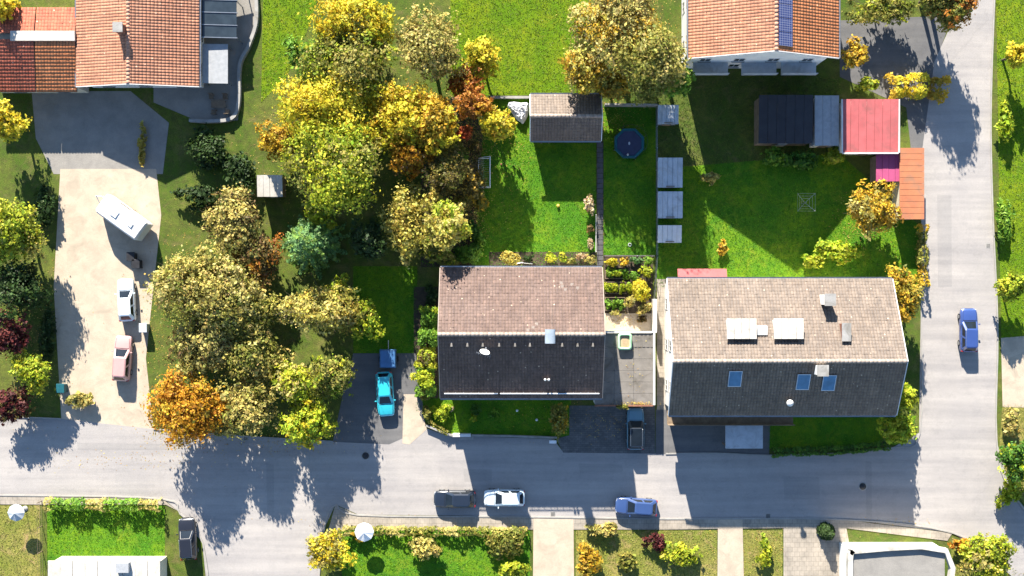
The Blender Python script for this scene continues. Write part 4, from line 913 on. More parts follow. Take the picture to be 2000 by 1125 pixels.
for i in range(1, 7): q = i / 7; nt_.tube([(-.55 - .68 * q, -hw, 1.28 - 1.2 * q), (-.55 - .68 * q, hw, 1.28 - 1.2 * q)], .005, 3)
nt_.build('net', 'metalw', gl)
# crumpled tarpaulin over a heap
c = W(1013, 217, .5); outl = [(993, 199), (1004, 198), (1018, 200), (1031, 200), (1033, 215), (1030, 228), (1022, 241), (1016, 238), (1008, 232), (998, 218), (992, 208)]
op = [(W(*p, .2)[0] - c[0], W(*p, .2)[1] - c[1]) for p in smooth_poly(outl + [outl[0]], 4)[:-1]]; vs = []; nn = len(op); rr_ = np.random.default_rng(4)
for i in range(9):
    f = 1 - i / 9
    for k, (x, y) in enumerate(op): vs.append((x * f, y * f, .03 + .8 * (1 - f ** 5) + .16 * math.sin(k * .9 + i * 1.7) * (1 - abs(2 * f - 1)) + rr_.normal(0, .05) * (i > 0)))
tb = MB(); tb.add(vs + [(0, 0, .9)], [(i * nn + k, i * nn + (k + 1) % nn, (i + 1) * nn + (k + 1) % nn, (i + 1) * nn + k) for i in range(8) for k in range(nn)] + [(8 * nn + k, 8 * nn + (k + 1) % nn, 9 * nn) for k in range(nn)])
o = tb.build('tarpaulin', 'tarp'); o.location = (c[0], c[1], 0); tag(o, 'crumpled white tarpaulin heap beside the garden shed', 'tarpaulin')
def ball(px, py, r, mat, label, cat='ball'):
    x, y, _ = W(px, py); tag(MB().lathe((x, y, r), [(r * math.sin(math.pi * (k + .05) / 8.1), -r * math.cos(math.pi * (k + .05) / 8.1)) for k in range(9)], 16).build('ball', mat), label, cat)
ball(1090, 402, .17, 'yellow', 'small yellow ball on the sunny lawn')
ball(979, 321, .09, 'pink', 'tiny red ball in the shade beside the goal')
o = MB().tube([(.16 * math.cos(2 * math.pi * k / 20), .16 * math.sin(2 * math.pi * k / 20), .05) for k in range(21)], .035, 6, cap=False).build('ring_toy', 'white'); o.location = W(1230, 478); tag(o, 'white ring lying on the grass near the wire fence', 'ring')
o = MB().tube([W(1002, 516, .06)[:2] + (.06,), W(1018, 513, .06)[:2] + (.06,), W(1040, 515, .06)[:2] + (.06,)], .06, 8).build('garden_hose', 'white'); tag(o, 'white bent hose on the bed behind the house', 'hose')
o = MB().box((0, 0, .55), (.36, .3, 1.1)).box((0, 0, 1.13), (.75, .32, .12)).build('mailbox', 'metalw', bevel=.02); o.location = W(1079, 860); tag(o, 'white letterbox pillar at the foot of the golden tree by the street', 'mailbox')
for px, py, lb in ((1010, 801, 'left one of two pale lamps in the front lawn'), (1048, 819, 'right one of two pale lamps in the front lawn')):
    o = thing('garden_lamp', lb, 'lamp', W(px, py), 0, 'solar lamps in the front lawn'); MB().tube([(0, 0, 0), (0, 0, .35)], .02, 6).build('stake', 'zinc', o); MB().lathe((0, 0, .33), [(.05, 0), (.12, .05), (.14, .14), (.08, .2), (.02, .22)], 12).build('lamp_globe', 'lamp_clear', o)
# vegetable beds
beds = [((1182, 522, 1228, 544), 'top left raised vegetable bed beside the house roof'), ((1182, 551, 1222, 573), 'middle left raised vegetable bed beside the house roof'), ((1182, 581, 1220, 606), 'lowest left raised vegetable bed beside the gravel')]
bedpal = ('sprig', 'bright', 'sprig')
for ((ax0, ay0, ax1, ay1), lb), bp in zip(beds, bedpal):
    a, b = W(ax0, ay0), W(ax1, ay1); o = thing('raised_bed', lb, 'garden bed', ((a[0] + b[0]) / 2, (a[1] + b[1]) / 2, 0), 0, 'raised vegetable beds'); w, d = b[0] - a[0], a[1] - b[1]
    for s in (-1, 1):
        MB().box((0, s * d / 2, .15), (w + .06, .06, .3)).build('plank', 'wood', o); MB().box((s * w / 2, 0, .15), (.06, d - .06, .3)).build('plank', 'wood', o)
    MB().box((0, 0, .1), (w - .06, d - .06, .2)).build('soil_fill', 'soil', o)
    for i in range(3): shrub(ax0 + (ax1 - ax0) * (i + .5) / 3, (ay0 + ay1) / 2 - 1, 9, .7, bp, ('left', 'middle', 'right')[i] + ' leafy clump in the ' + lb.replace('raised ', '').replace(' beside the house roof', '').replace(' beside the gravel', ''), 'leafy clumps in the beds', ry=13, leaf=.09, name='leafy_clump', cat='plant')
# manholes
for px, py, lb in ((1685, 950, 'round iron manhole cover in the street below the beige-roofed house'), (714, 890, 'round iron manhole cover in the street near the cyan car')):
    o = thing('manhole_cover', lb, 'manhole cover', (*W(px, py)[:2], .021)); MB().lathe((0, 0, 0), [(.36, .0), (.36, .012), (.02, .014)], 24).build('lid', 'dark', o); MB().lathe((0, 0, 0), [(.45, .0), (.45, .008), (.36, .009)], 24).build('frame', 'conc', o)
# bins by the drive
for px, py, mt, lb in ((286, 640, 'palesheet', 'pale bin beside the white car on the gravel drive'), (262, 502, 'dark', 'black bin at the top of the parked row on the gravel drive'), (272, 516, 'dark', 'black bin just above the white car on the drive'), (126, 757, 'teal', 'green bin at the left side of the gravel drive')):
    x, y, _ = W(px, py); o = thing('wheelie_bin', lb, 'bin', (x, y, .02)); MB().box((0, 0, .5), (.7, .8, .95), 0, 1.12).build('body', mt, o, bevel=.03); MB().box((0, .02, 1.02), (.84, .96, .1)).build('lid', mt, o, bevel=.03)
    for s in (-1, 1): MB().tube([(s * .3, -.36, .1), (s * .37, -.36, .1)], .1, 10).build('wheel', 'tyre', o)

# washing line, parasol, seats, drains, patches
wl = thing('clothes_dryer', 'rotary clothes dryer on the shaded lawn right of the huts', 'clothes dryer', (*W(1565, 398)[:2], 0)); MB().tube([(0, 0, 0), (0, 0, 1.9)], .03, 8).build('pole', 'zinc', wl)
for k in range(4):
    a = math.pi / 4 + k * math.pi / 2; MB().tube([(0, 0, 1.3), (1.3 * math.cos(a), 1.3 * math.sin(a), 1.95)], .016, 6).build('arm', 'zinc', wl)
ln = MB()
for q in (.5, .8, 1.1): ln.tube([(q * 1.18 * math.cos(math.pi / 4 + k * math.pi / 2), q * 1.18 * math.sin(math.pi / 4 + k * math.pi / 2), 1.3 + .5 * q * 1.18) for k in range(5)], .008, 4)
ln.build('line', 'white', wl)
def parasol(px, py, r, mat, label):
    x, y, _ = W(px, py, 2.2); o = thing('parasol', label, 'parasol', (x, y, 0)); MB().tube([(0, 0, 0), (0, 0, 2.5)], .025, 8).build('pole', 'zinc', o); MB().lathe((0, 0, 0), [(.3, 0), (.3, .08), (.05, .12)], 16).build('base', 'conc', o)
    for k in range(8):
        a, b = 2 * math.pi * k / 8, 2 * math.pi * (k + 1) / 8; m = MB(); m.add([(0, 0, 2.45), (r * math.cos(a), r * math.sin(a), 2.05), (r * .96 * math.cos((a + b) / 2), r * .96 * math.sin((a + b) / 2), 2.0), (r * math.cos(b), r * math.sin(b), 2.05)], [(0, 1, 2), (0, 2, 3)]); m.build('canopy_panel', mat, o)
parasol(711, 1040, 1.0, 'tarp', 'white parasol on the bottom lawn by the pavement'); parasol(30, 1002, .9, 'palesheet', 'grey parasol in the dry garden at the lower left edge')
def table_set(px, py, mat, label):
    o = thing('garden_table', label, 'table', (*W(px, py)[:2], .03)); MB().box((0, 0, .73), (1.5, .85, .05)).build('table_top', mat, o, bevel=.02)
    for sx in (-.62, .62):
        for sy in (-.32, .32): MB().box((sx, sy, .35), (.06, .06, .7)).build('leg', mat, o)
def chair(px, py, rz, mat, label, group):
    o = thing('garden_chair', label, 'chair', (*W(px, py)[:2], .03), rz, group); MB().box((0, 0, .43), (.5, .5, .05)).build('seat', mat, o, bevel=.015); MB().box((0, -.25, .72), (.5, .05, .55)).build('backrest', mat, o, bevel=.015)
    for sx in (-.2, .2):
        for sy in (-.2, .2): MB().box((sx, sy, .2), (.05, .05, .4)).build('leg', mat, o)
table_set(430, 205, 'wood', 'wooden garden table on the shaded terrace at the upper left')
for px, py, rz, lb in ((415, 190, math.pi, 'upper left chair at the terrace table'), (442, 190, math.pi, 'upper right chair at the terrace table'), (420, 220, 0, 'lower left chair at the terrace table'), (446, 220, 0, 'lower right chair at the terrace table')): chair(px, py, rz, 'wood', lb, 'chairs round the terrace table')
for px, py, lb in ((1080, 1004, 'square drain grate at the kerb below the middle house'), (1500, 1008, 'square drain grate at the kerb below the beige-roofed house'), (480, 856, 'square drain grate at the kerb right of the orange tree'), (1930, 480, 'square drain grate at the right-hand road')):
    o = thing('drain_grate', lb, 'drain', (*W(px, py)[:2], .021), 0, 'street drains'); MB().box((0, 0, .004), (.5, .5, .012)).build('frame', 'conc', o)
    for i in range(5): MB().box((-.16 + .08 * i, 0, .012), (.035, .4, .014)).build('bar', 'dark', o)
for (x0, y0, x1, y1), mt in (((1130, 905, 1215, 922), 'asphalt_patch'), ((520, 905, 535, 1000), 'asphalt_patch'), ((1530, 930, 1600, 975), 'asphalt_patch'), ((1830, 380, 1858, 560), 'asphalt_patch'), ((150, 865, 330, 878), 'asphalt_patch'), ((1690, 900, 1702, 1012), 'asphalt_patch'), ((905, 915, 960, 940), 'asphalt_patch')):
    sheet('asphalt_patch', [(x0, y0), (x1, y0 + 2), (x1 + 1, y1), (x0 + 2, y1 + 1)], .0235, mt)

# ================================================================== VEHICLES
car(1241.5, 838, 0, 4.35, 1.84, ('steel_blue', (.085, .2, .27)), 'steel-blue car with dark glass roof parked on the drive below the garage', 'suv', pano=True)
car(752, 770, 184, 4.7, 1.85, ('cyan', (.025, .36, .44)), 'bright cyan car on the shaded drive left of the middle house', 'wagon')
car(246, 586, 3, 4.5, 1.8, ('pale', (.55, .62, .66)), 'pale blue-white car on the gravel drive', 'hatch')
car(238, 700, -4, 4.8, 1.85, ('rose', (.5, .27, .25)), 'faded rose car with dark windows at the lower end of the gravel drive', 'wagon')
car(888, 975, 90, 4.4, 1.8, ('navy', (.012, .018, .03)), 'near-black car parked on the street below the middle house', 'hatch')
car(985, 973, 90, 4.3, 1.78, ('silver', (.5, .57, .6)), 'silver-blue car parked in front of the near-black one on the street', 'hatch')
car(1243, 990, 86, 4.4, 1.8, ('deep_blue', (.03, .06, .16)), 'dark blue car parked at the street edge of the sunny patch', 'hatch')
car(1893, 645, 0, 4.6, 1.82, ('mid_blue', (.03, .06, .2)), 'blue car driving on the right-hand road', 'wagon')
car(366, 1053, 4, 4.4, 1.8, ('black', (.012, .013, .018)), 'black car parked beside the walled lawn at lower left', 'suv')
# caravan
c = W(242, 425, 1.3); cv = thing('caravan', 'white caravan standing askew on the gravel drive', 'caravan', (c[0], c[1], .02), math.radians(54)); b = MB(); rings = []
for y, f, zt in ((-2.7, .92, 2.1), (-2.55, 1, 2.4), (-1.5, 1, 2.5), (1.5, 1, 2.5), (2.35, 1, 2.35), (2.75, .94, 1.7), (2.8, .9, 1.0)):
    w = 1.1 * f; rings.append([(-w, y, .45), (-w, y, zt - .18), (-w + .15, y, zt - .02), (0, y, zt + .03), (w - .15, y, zt - .02), (w, y, zt - .18), (w, y, .45)])
vs = [p for r_ in rings for p in r_]; b.add(vs, [(i * 7 + k, i * 7 + (k + 1) % 7, (i + 1) * 7 + (k + 1) % 7, (i + 1) * 7 + k) for i in range(6) for k in range(7)] + [tuple(range(7)), tuple(range(48, 41, -1))]); bo = b.build('body', 'white', cv, bevel=.04)
MB().box((0, .6, 2.57), (.7, .7, .1)).build('roof_hatch', 'paleglass', bo); MB().box((0, -1.4, 2.56), (.45, .45, .08)).build('roof_hatch', 'paleglass', bo)
for s in (-1, 1):
    MB().box((s * 1.11, .4, 1.6), (.03, 1.3, .6)).build('window', 'glass', bo); w_ = MB().tube([(s * .9, -.1, .33), (s * 1.08, -.1, .33)], .33, 14).build('wheel', 'tyre', cv)
MB().tube([(-.7, 2.7, .45), (0, 4.0, .45)], .05, 6).tube([(.7, 2.7, .45), (0, 4.0, .45)], .05, 6).build('drawbar', 'zinc', cv)
# covered trailer
c = W(758, 700, .8); tr2 = thing('covered_trailer', 'small trailer under blue tarpaulin above the cyan car', 'trailer', (c[0], c[1], .03)); MB().box((0, 0, .7), (1.7, 1.9, .5)).build('bed', 'zinc', tr2, bevel=.02); MB().box((0, 0, 1.1), (1.78, 2.0, .3), 0, .86).build('cover', 'tarp_blue', tr2, bevel=.06)
for s in (-1, 1): MB().tube([(s * .86, -.1, .3), (s * 1.02, -.1, .3)], .3, 14).build('wheel', 'tyre', tr2)
MB().tube([(0, .9, .5), (0, 1.9, .5)], .05, 6).build('drawbar', 'zinc', tr2)

# ================================================================== TREES AND SHRUBS
G1, G2, G3 = 'autumn trees of the upper left gardens', 'trees between the drive and the middle house', 'trees of the upper right garden'
T = [ # px, py, radius px, height m, palette, label, group, extras
 (690, 35, 88, 9, 'yellow', 'large yellow-crowned tree at the top edge left of centre', G1, {}),
 (680, 118, 92, 9.5, 'olive', 'large dark olive tree below the yellow crown at the top', G1, dict(pal2='ygreen')),
 (590, 110, 42, 6, 'sprig', 'small fresh green tree at the edge of the upper meadow', G1, {}),
 (838, 85, 74, 8, 'khaki', 'greyish khaki tree thinning out at the upper meadow', G1, dict(gap=.35)),
 (942, 112, 42, 5.5, 'yellow', 'small golden tree beside the upper meadow', G1, {}),
 (905, 165, 38, 5, 'rust', 'rusty orange tree at the top corner of the garden', G1, dict(pal2='orange')),
 (625, 222, 92, 9.5, 'yellow', 'big lemon yellow tree left of the garden', G1, dict(pal2='ygreen')),
 (655, 325, 96, 10.5, 'ygreen', 'broad yellow-green tree below the lemon yellow one', G1, dict(pal2='olive')),
 (545, 275, 44, 5.5, 'gold', 'golden tree at the left rim of the upper grove', G1, {}),
 (785, 225, 72, 8, 'yellow', 'amber tree just left of the sunlit garden trees', G1, dict(pal2='gold')),
 (800, 300, 45, 6.5, 'orange', 'orange tree below the amber one', G1, dict(pal2='brown')),
 (795, 440, 45, 6.2, 'pale', 'pale yellow tree with a long crown left of the garden', G2, dict(ry=80)),
 (722, 470, 36, 7, 'dark', 'dark green tree in the shade between conifer and pale yellow tree', G2, dict(ry=46)),
 (620, 405, 40, 5, 'bright', 'lime green small tree above the blue-green conifer', G2, {}),
 (460, 430, 66, 6, 'khaki', 'khaki bushy tree right of the gravel drive top', G2, dict(pal2='brown')),
 (505, 500, 55, 5, 'brown', 'dark reddish-brown tree in the middle of the left grove', G2, dict(pal2='rust', gap=.3)),
 (385, 560, 85, 7.5, 'khaki', 'broad khaki tree next to the pale car', G2, dict(pal2='olive')),
 (470, 590, 75, 7, 'olive', 'olive tree in the heart of the left grove', G2, dict(pal2='khaki')),
 (400, 670, 70, 6, 'khaki', 'dry khaki tree beside the rose car', G2, dict(pal2='brown')),
 (500, 690, 62, 6, 'olive', 'olive-brown tree above the orange tree', G2, dict(pal2='khaki')),
 (630, 605, 88, 7, 'pale', 'wide beige-leaved tree below the conifer', G2, dict(ry=48, pal2='khaki', gap=.2)),
 (718, 628, 34, 5, 'bright', 'bright lime tree at the edge of the shaded lawn', G2, dict(ry=44)),
 (665, 565, 26, 4.5, 'ygreen', 'little yellow-green tree above the beige-leaved one', G2, {}),
 (362, 797, 78, 7, 'orange', 'round orange tree at the street corner', G2, dict(pal2='gold')),
 (485, 790, 62, 6, 'khaki', 'khaki tree right of the orange street tree', G2, dict(pal2='olive', gap=.3)),
 (575, 745, 52, 6, 'ygreen', 'yellow-green tree left of the shaded drive', G2, dict(pal2='khaki')),
 (600, 825, 52, 6, 'bright', 'bright yellow-green tree at the street left of the cyan car', G2, dict(pal2='yellow')),
 (645, 735, 48, 7, 'olive', 'mossy olive tree overhanging the shaded drive', G2, dict(pal2='ygreen')),
 (18, 240, 42, 6, 'yellow', 'yellow tree at the left edge below the annex', None, {}),
 (8, 15, 26, 6, 'yellow', 'yellow tree cut by the top left corner', None, {}),
 (30, 450, 66, 7, 'ygreen', 'yellow-olive tree at the left edge', None, dict(pal2='olive')),
 (40, 560, 62, 5.5, 'dark', 'dark green tree at the left edge under the yellow-olive one', None, {}),
 (22, 655, 45, 5, 'wine', 'dark wine-red tree at the left edge', None, {}),
 (60, 722, 45, 4.5, 'ygreen', 'moss green tree between the two wine-red trees', None, {}),
 (25, 790, 42, 3.5, 'wine', 'low wine-red tree at the left edge by the street', None, dict(pal2='brown')),
 (1215, 45, 96, 11.5, 'khaki', 'large khaki-gold tree at the top edge right of the meadow', G3, dict(pal2='gold')),
 (1272, 118, 72, 13, 'olive', 'tall olive-brown tree behind the shed', G3, dict(pal2='khaki')),
 (1140, 135, 50, 8.5, 'gold', 'upright golden tree behind the shed roof', G3, dict(pal2='pale')),
 (1195, 165, 44, 5.5, 'gold', 'bronze tree leaning over the shed roof', G3, dict(pal2='olive', ry=30)),
 (1322, 162, 32, 8, 'sprig', 'green tree below the left corner of the solar-strip house', G3, {}),
 (1720, 18, 70, 3.6, 'olive', 'olive tree at the top edge right of the solar-strip house', None, dict(pal2='ygreen', ry=35)),
 (1860, 8, 48, 8.5, 'olive', 'brownish tree at the top of the right-hand road', None, dict(pal2='rust')),
 (1836, -22, 46, 8.5, 'olive', 'dark olive tree at the top edge where the right-hand road starts', None, dict(pal2='khaki')),
 (1667, 110, 31, 4.5, 'gold', 'round golden tree at the corner of the solar-strip house', None, {}),
 (1705, 415, 55, 5.5, 'gold', 'golden tree left of the long orange roof', None, dict(pal2='khaki')),
 (1765, 575, 36, 6, 'gold', 'golden tree at the right gable of the beige-roofed house', None, dict(ry=58, pal2='olive')),
 (1752, 838, 42, 5, 'bright', 'bright yellow-green tree at the lower right corner of the beige-roofed house', None, dict(ry=36)),
 (1768, 775, 28, 4.5, 'bright', 'smaller yellow-green tree at the right gable', None, {}),
 (1985, 105, 30, 5, 'yellow', 'yellow tree at the upper right edge', None, {}),
 (1978, 560, 32, 4.5, 'ygreen', 'yellow-green tree at the right edge', None, {}),
 (1990, 900, 46, 5, 'green', 'dark green tree at the lower right edge', None, dict(pal2='bright')),
 (1925, 1085, 58, 4, 'ygreen', 'olive-yellow tree in the lower right corner', None, dict(pal2='khaki')),
 (640, 1075, 46, 4.5, 'yellow', 'yellow tree at the bottom beside the side road', None, dict(pal2='khaki')),
]
for px, py, r_, h, pal, lb, gp, ex in T: tree(px, py, r_, h, pal, lb, gp, **ex)
conifer(605, 475, 70, 9, 'bluegreen', 'blue-green conifer in the left grove', G2)
conifer(1616, 1040, 16, 2.2, 'dark', 'small dark conifer at the bottom beside the paved drive')
# trees and shrubs of the sharp garden
GS = 'trees of the garden behind the house'
tree(856, 245, 44, 8.5, 'gold', 'bright golden tree in the upper left of the garden', GS, ry=58, leaf=.15, cover=3.2, pal2='yellow')
tree(925, 208, 40, 8, 'rust', 'orange-brown tree at the top of the garden', GS, ry=26, leaf=.13, pal2='orange')
tree(971, 243, 34, 7, 'yellow', 'yellow tree with feathery crown at the lawn edge below the tarpaulin', GS, leaf=.13, pal2='gold', ry=38, gap=.2)
shrub(908, 259, 17, 4.5, 'red', 'small red-leaved bush between the golden and yellow trees', GS)
tree(868, 338, 48, 7, 'sparse', 'thin brown half-bare tree left of the goal', GS, leaf=.1, cover=1.8, gap=.4, pal2='olive')
tree(925, 352, 32, 4.2, 'sparse', 'half-bare brown tree overhanging the goal', GS, leaf=.1, cover=.9, gap=.5, pal2='gold', ry=46)
shrub(893, 300, 26, 2.6, 'olive', 'olive bush under the red-leaved bush', GS, pal2='sprig', gap=.3)
tree(878, 436, 52, 10, 'pale', 'pale yellow tree above the left roof corner', GS, leaf=.14, pal2='ygreen', ry=48)
tree(842, 395, 26, 6.5, 'pale', 'small cream-leaved tree left of the pale yellow tree', GS, leaf=.13)
tree(846, 488, 38, 5, 'olive', 'shaded olive tree above the left roof corner', GS, leaf=.13, pal2='ygreen', ry=30)
shrub(914, 496, 30, 2.4, 'sprig', 'fresh green bush between pale tree and house', GS, ry=24, pal2='green')
shrub(928, 288, 15, 2.2, 'brown', 'brown leafless-looking bush above the goal', GS, pal2='sparse', gap=.3)
shrub(938, 395, 15, 1.8, 'olive', 'olive bush below the goal', GS, pal2='gold', ry=22)
shrub(905, 395, 22, 2.6, 'sparse', 'dull brown bush between goal and pale yellow tree', GS, pal2='olive')
shrub(925, 450, 13, 1.5, 'green', 'shaded green bush at the lawn edge beside the pale yellow tree', GS, ry=26)
shrub(880, 508, 22, 2.4, 'olive', 'olive bush tucked above the left roof corner', GS, pal2='ygreen', ry=16)
shrub(938, 470, 13, 1.3, 'sprig', 'low green bush in the shaded lawn corner', GS, ry=20)
shrub(995, 503, 26, 1.9, 'pale', 'pale lemon bush in the bed behind the house', None, ry=16)
for px, py, rr, ry, h, pal, lb in ((1076, 504, 15, 12, 1.1, 'ygreen', 'yellow-green shrub at the left of the lawn-edge bed'), (1098, 503, 12, 11, 1.0, 'ygreen', 'second yellow-green shrub of the lawn-edge bed'), (1116, 509, 12, 8, .8, 'olive', 'grey-green low shrub in the lawn-edge bed'),
        (1132, 500, 16, 8, .9, 'blush', 'pinkish shrub of the lawn-edge bed'), (1152, 507, 13, 11, .9, 'khaki', 'reddish-khaki shrub at the path end of the bed'), (1030, 504, 12, 8, .6, 'dark', 'dark low plant beside the lemon bush'),
        (1151, 398, 12, 24, 1.7, 'blush', 'upright pale-leaved shrub at the lawn side of the slab path'), (1153, 445, 8, 12, .8, 'brown', 'small brown shrub below the pale-leaved one'), (1153, 475, 8, 14, .9, 'blush', 'pale pink shrub by the white rail'),
        (1196, 512, 17, 11, 1.2, 'yellow', 'yellow shrub at the top of the vegetable garden'), (1220, 512, 12, 10, 1.0, 'gold', 'amber shrub next to the yellow one in the vegetable garden'), (1245, 508, 14, 9, 1.0, 'bluegreen', 'grey-green shrub at the top of the vegetable garden'), (1267, 508, 10, 11, 1.2, 'sprig', 'leaf-green shrub in the top right of the vegetable garden'),
        (1250, 565, 24, 28, 2.0, 'yellow', 'large golden bush at the right of the vegetable garden'), (1228, 590, 15, 14, 1.5, 'khaki', 'yellowish bush below the golden one'), (1262, 530, 13, 14, 1.7, 'ygreen', 'yellow-green bush above the golden bush'), (1258, 602, 16, 14, 1.6, 'khaki', 'khaki bush above the gravel corner'), (1238, 540, 14, 14, .9, 'sprig', 'fresh green plants between the beds and golden bush'), (1200, 533, 16, 8, .9, 'bright', 'lime plants crowding the top vegetable bed'), (1228, 562, 10, 14, .9, 'bright', 'lime plant right of the middle vegetable bed'), (1200, 612, 14, 6, .6, 'khaki', 'dry low plants at the lower rim of the beds'), (1252, 624, 16, 7, .5, 'brown', 'dry brown tuft on the gravel corner'),
        (842, 575, 16, 26, 2.2, 'dark', 'dark green bush at the shaded left gable'), (835, 618, 20, 18, 2.4, 'sprig', 'fresh green bush beside the upper left gable'), (838, 655, 20, 22, 2.4, 'sprig', 'leafy green bush beside the ridge end of the gable'), (832, 695, 22, 22, 2.4, 'ygreen', 'reddish-tinged green bush beside the left gable'), (828, 735, 24, 24, 2.5, 'bright', 'brightest lime bush beside the left gable'), (829, 770, 18, 14, 1.5, 'olive', 'olive bush at the front left corner of the house'),
        (862, 806, 20, 18, 1.4, 'bright', 'yellow-green round bush in the front garden corner'), (924, 817, 9, 9, .8, 'bright', 'small clipped yellow-green ball bush in the front garden'), (930, 800, 14, 13, .8, 'green', 'dark green shrub beside the clipped ball bush'), (966, 806, 13, 12, .6, 'sprig', 'green rosette plant in the shaded front lawn'), (832, 806, 14, 16, 1.0, 'olive', 'dull bush at the outer left bend of the front garden'),
        (880, 797, 7, 7, .5, 'blush', 'tiny pale flowering plant beside the round bush'), (1213, 789, 14, 6, .5, 'olive', 'moss tuft on the garage roof edge')):
    s_ = shrub(px, py, rr, h, pal, lb, None, ry=ry, leaf=.1, pal2=('brown' if pal == 'ygreen' and px < 850 else None))
    if 'garage roof' in lb: s_.location.z = ZG
tree(1094, 818, 21, 3.6, 'olive', 'golden-green columnar tree at the right end of the front lawn', None, ry=36, leaf=.1, cover=3.2, pal2='gold')
# shrubs outside the sharp plot
for px, py, rr, ry, h, pal, lb in ((1560, 310, 40, 26, 2.2, 'green', 'broad green shrub below the black roof'), (1512, 306, 26, 20, 1.8, 'sprig', 'green shrub left of the broad one below the black roof'), (1628, 305, 28, 20, 2.0, 'ygreen', 'yellow-green shrub below the grey roof strip'), (1692, 165, 30, 16, 1.8, 'ygreen', 'yellow-green shrub above the faded red roof'),
        (1385, 345, 24, 16, 1.3, 'khaki', 'tan shrub at the left of the shaded right-hand lawn'), (1640, 490, 42, 30, 2.0, 'bright', 'sunlit lime shrub at the right end of the neighbouring lawn'), (1590, 510, 26, 20, 1.5, 'bright', 'lime shrub above the beige roof'),
        (700, 1045, 18, 14, 1.2, 'gold', 'amber shrub at the left of the bottom lawn'), (830, 1075, 34, 28, 2.0, 'khaki', 'khaki shrub in the middle of the bottom lawn'), (990, 1060, 44, 34, 2.0, 'olive', 'olive shrub at the right of the bottom lawn'), (1000, 1110, 36, 22, 2.0, 'ygreen', 'yellow-green shrub beside the central bottom drive'),
        (1150, 1095, 32, 34, 2.0, 'gold', 'gold-brown shrub right of the central bottom drive'), (1180, 1035, 32, 18, 1.3, 'khaki', 'dry shrub at the pavement below the dark blue car'), (1280, 1060, 28, 22, 1.4, 'wine', 'purplish shrub at the bottom pavement'), (1225, 1095, 30, 28, 1.5, 'olive', 'olive shrub near the bottom edge right of centre'),
        (1330, 1085, 34, 30, 1.5, 'ygreen', 'yellow-green shrub left of the narrow bottom drive'), (1495, 1080, 16, 40, 1.3, 'ygreen', 'yellow-green strip shrub between the bottom drives'), (1880, 1065, 26, 18, 1.5, 'orange', 'orange-tinged shrub above the lower right corner'), (1970, 960, 26, 34, 1.6, 'bright', 'bright green shrub at the lower right edge'),
        (1960, 430, 18, 60, 1.6, 'sprig', 'long green shrub along the right-hand road'), (1965, 240, 18, 50, 1.8, 'bright', 'sunlit green shrub along the upper right road'), (1975, 830, 24, 30, 1.8, 'khaki', 'dry shrub below the right forecourt'), (440, 840, 40, 18, 1.6, 'khaki', 'dry shrub at the street right of the orange tree'), (155, 780, 30, 22, 1.3, 'khaki', 'khaki shrub at the street end of the gravel drive'),
        (85, 400, 26, 60, 1.8, 'dark', 'dark shrub along the upper left of the gravel drive'), (95, 640, 18, 70, 1.6, 'dark', 'dark shrub along the lower left of the gravel drive'), (400, 290, 60, 40, 2.0, 'dark', 'dark shaded shrub below the curved terrace wall'), (470, 330, 40, 50, 2.2, 'dark', 'dark shrub left of the golden grove tree'), (390, 385, 50, 26, 1.8, 'dark', 'dark shrub at the right of the caravan'),
        (275, 280, 10, 45, .7, 'pale', 'pale shrub standing in for the sunlit wedge of the courtyard'), (1410, 480, 14, 20, .9, 'gold', 'amber shrub at the sunny wedge of the neighbouring lawn')):  # first shrub here: pale leaves imitate a patch of sunlight
    shrub(px, py, rr, h, pal, lb, None, ry=ry, leaf=.16)
hedge([(1725, 175), (1785, 170), (1838, 178)], 2.3, 1.8, 'yellow', 'bright golden hedge above the faded red roof', leaf=.13, dens=150, pal2='gold')
hedge([(95, 982), (200, 983), (318, 984)], 1.1, 1.3, 'sprig', 'clipped green hedge along the pavement at lower left', pal2='khaki', leaf=.12, dens=90)
hedge([(672, 1034), (850, 1036), (1030, 1036)], .9, 1.0, 'olive', 'low olive hedge along the bottom pavement', pal2='khaki', leaf=.12, dens=90)
hedge([(1505, 882), (1640, 878), (1735, 868)], .9, .9, 'green', 'dark hedge between the beige-roofed house and the street', leaf=.12, dens=90)
hedge([(1795, 440), (1797, 560)], .9, 1.4, 'olive', 'olive hedge along the right-hand road', pal2='gold', leaf=.13, dens=80)
hedge([(842, 598), (838, 660), (832, 720), (832, 772)], 1.9, 1.7, 'sprig', 'continuous green hedge down the left gable of the middle house', leaf=.09, dens=170, pal2='bright')
hedge([(830, 800), (842, 826), (875, 845)], .5, .7, 'olive', 'loose dull hedge inside the curved kerb wall', leaf=.08)

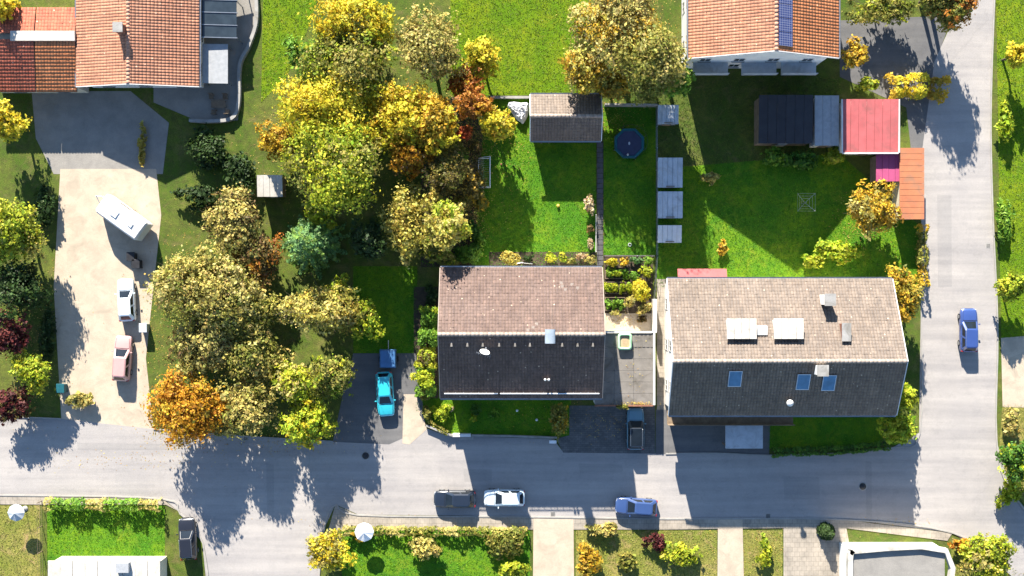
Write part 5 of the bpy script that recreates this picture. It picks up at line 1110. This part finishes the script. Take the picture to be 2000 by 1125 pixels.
# ================================================================== GRASS TUFTS AND FALLEN LEAVES
def inside(P, poly):
    x, y = P[:, 0], P[:, 1]; c = np.zeros(len(P), bool); n = len(poly)
    for i in range(n):
        x1, y1 = poly[i]; x2, y2 = poly[(i + 1) % n]
        m = ((y1 > y) != (y2 > y)) & (x < (x2 - x1) * (y - y1) / (y2 - y1 + 1e-12) + x1); c ^= m
    return c
GP = {'lawn': [(.055, .19, .004), (.1, .25, .004), (.038, .13, .004)], 'meadow': [(.11, .19, .014), (.16, .21, .02), (.08, .14, .012)], 'dry': [(.2, .21, .04), (.28, .25, .07), (.13, .15, .03)], 'ground': [(.06, .1, .015), (.1, .13, .02), (.05, .07, .015)]}
VS, CS = [], []
def clip_px(p): return (min(max(p[0], -40), 2040), min(max(p[1], -40), 1165))
for pts, z, mt in LAWNS:
    pg = np.array([W(*clip_px(p))[:2] for p in pts]); lo, hi = pg.min(0), pg.max(0); n = int((hi - lo).prod() * 38); P = rng.uniform(lo, hi, (n, 2)); P = P[inside(P, pg)]; n = len(P)
    for b in range(2):
        a = rng.uniform(0, 2 * math.pi, n); w = rng.uniform(.025, .06, n); h = rng.uniform(.035, .085, n); ln = rng.uniform(.02, .09, n); t = np.stack([np.cos(a), np.sin(a)], 1); s = np.stack([-t[:, 1], t[:, 0]], 1); Q = P + rng.normal(0, .04, (n, 2)); zc = np.full((n, 1), z)
        v = np.stack([np.c_[Q + s * w[:, None], zc], np.c_[Q - s * w[:, None], zc], np.c_[Q + t * ln[:, None], zc + h[:, None]]], 1).reshape(-1, 3)
        pal = np.array(GP[mt]); c = pal[rng.integers(0, len(pal), n)] * rng.uniform(.7, 1.3, (n, 1)); VS.append(v); CS.append(np.repeat(c, 3, 0))
V = np.concatenate(VS); o = np_mesh('grass', V, np.arange(len(V), dtype=np.int32).reshape(-1, 3), 'grassblade', None, np.concatenate(CS), 'stuff', 3); o['label'] = 'short green grass tufts over the lawns'; o['category'] = 'grass'
VS, CS = [], []; FL = np.array([(.42, .28, .05), (.34, .2, .05), (.25, .13, .04), (.5, .4, .1)])
def litter(px, py, rx, ry, n, z=.03, sz=.06):
    P = rng.normal(0, .5, (n, 2)) * (rx, ry) + (px, py); k = (H - z) / F; C = np.stack([(P[:, 0] - 1000) * k, (562.5 - P[:, 1]) * k, np.full(n, z) + rng.uniform(0, .012, n)], 1); nr = rng.normal(0, .22, (n, 3)); nr[:, 2] = 1; t = np.cross(nr, rng.normal(0, 1, (n, 3))); t /= np.linalg.norm(t, axis=1, keepdims=True); s = np.cross(nr, t); s /= np.linalg.norm(s, axis=1, keepdims=True); a = sz * rng.uniform(.6, 1.3, (n, 1))
    VS.append(np.stack([C + t * a, C + s * a * .6, C - t * a, C - s * a * .6], 1).reshape(-1, 3)); CS.append(np.repeat(FL[rng.integers(0, 4, n)] * rng.uniform(.7, 1.2, (n, 1)), 4, 0))
for a in ((915, 300, 40, 90, 1500), (925, 420, 20, 70, 500), (890, 260, 70, 90, 1500), (890, 430, 70, 80, 900), (1000, 330, 50, 120, 160), (1200, 230, 60, 50, 300), (400, 640, 130, 200, 2500), (640, 250, 130, 150, 2500), (370, 850, 90, 30, 500), (560, 860, 100, 25, 400), (1230, 70, 110, 90, 900), (1040, 805, 120, 40, 120), (1180, 830, 70, 30, 150), (1172, 420, 8, 90, 120), (1690, 430, 70, 60, 400), (1500, 1070, 200, 40, 500), (800, 1020, 200, 12, 250), (1700, 1020, 120, 8, 150), (250, 900, 150, 20, 150), (840, 680, 20, 90, 200), (1225, 625, 40, 14, 160), (60, 640, 60, 160, 700)): litter(*a)
litter(1245, 788, 30, 4, 160, ZG + .06); litter(1240, 720, 30, 60, 40, ZG + .06)
V = np.concatenate(VS); o = np_mesh('fallen_leaves', V, quads(len(V) // 4), 'litter', None, np.concatenate(CS), 'stuff'); o['label'] = 'scattered yellow and brown fallen leaves on the ground'; o['category'] = 'leaves'
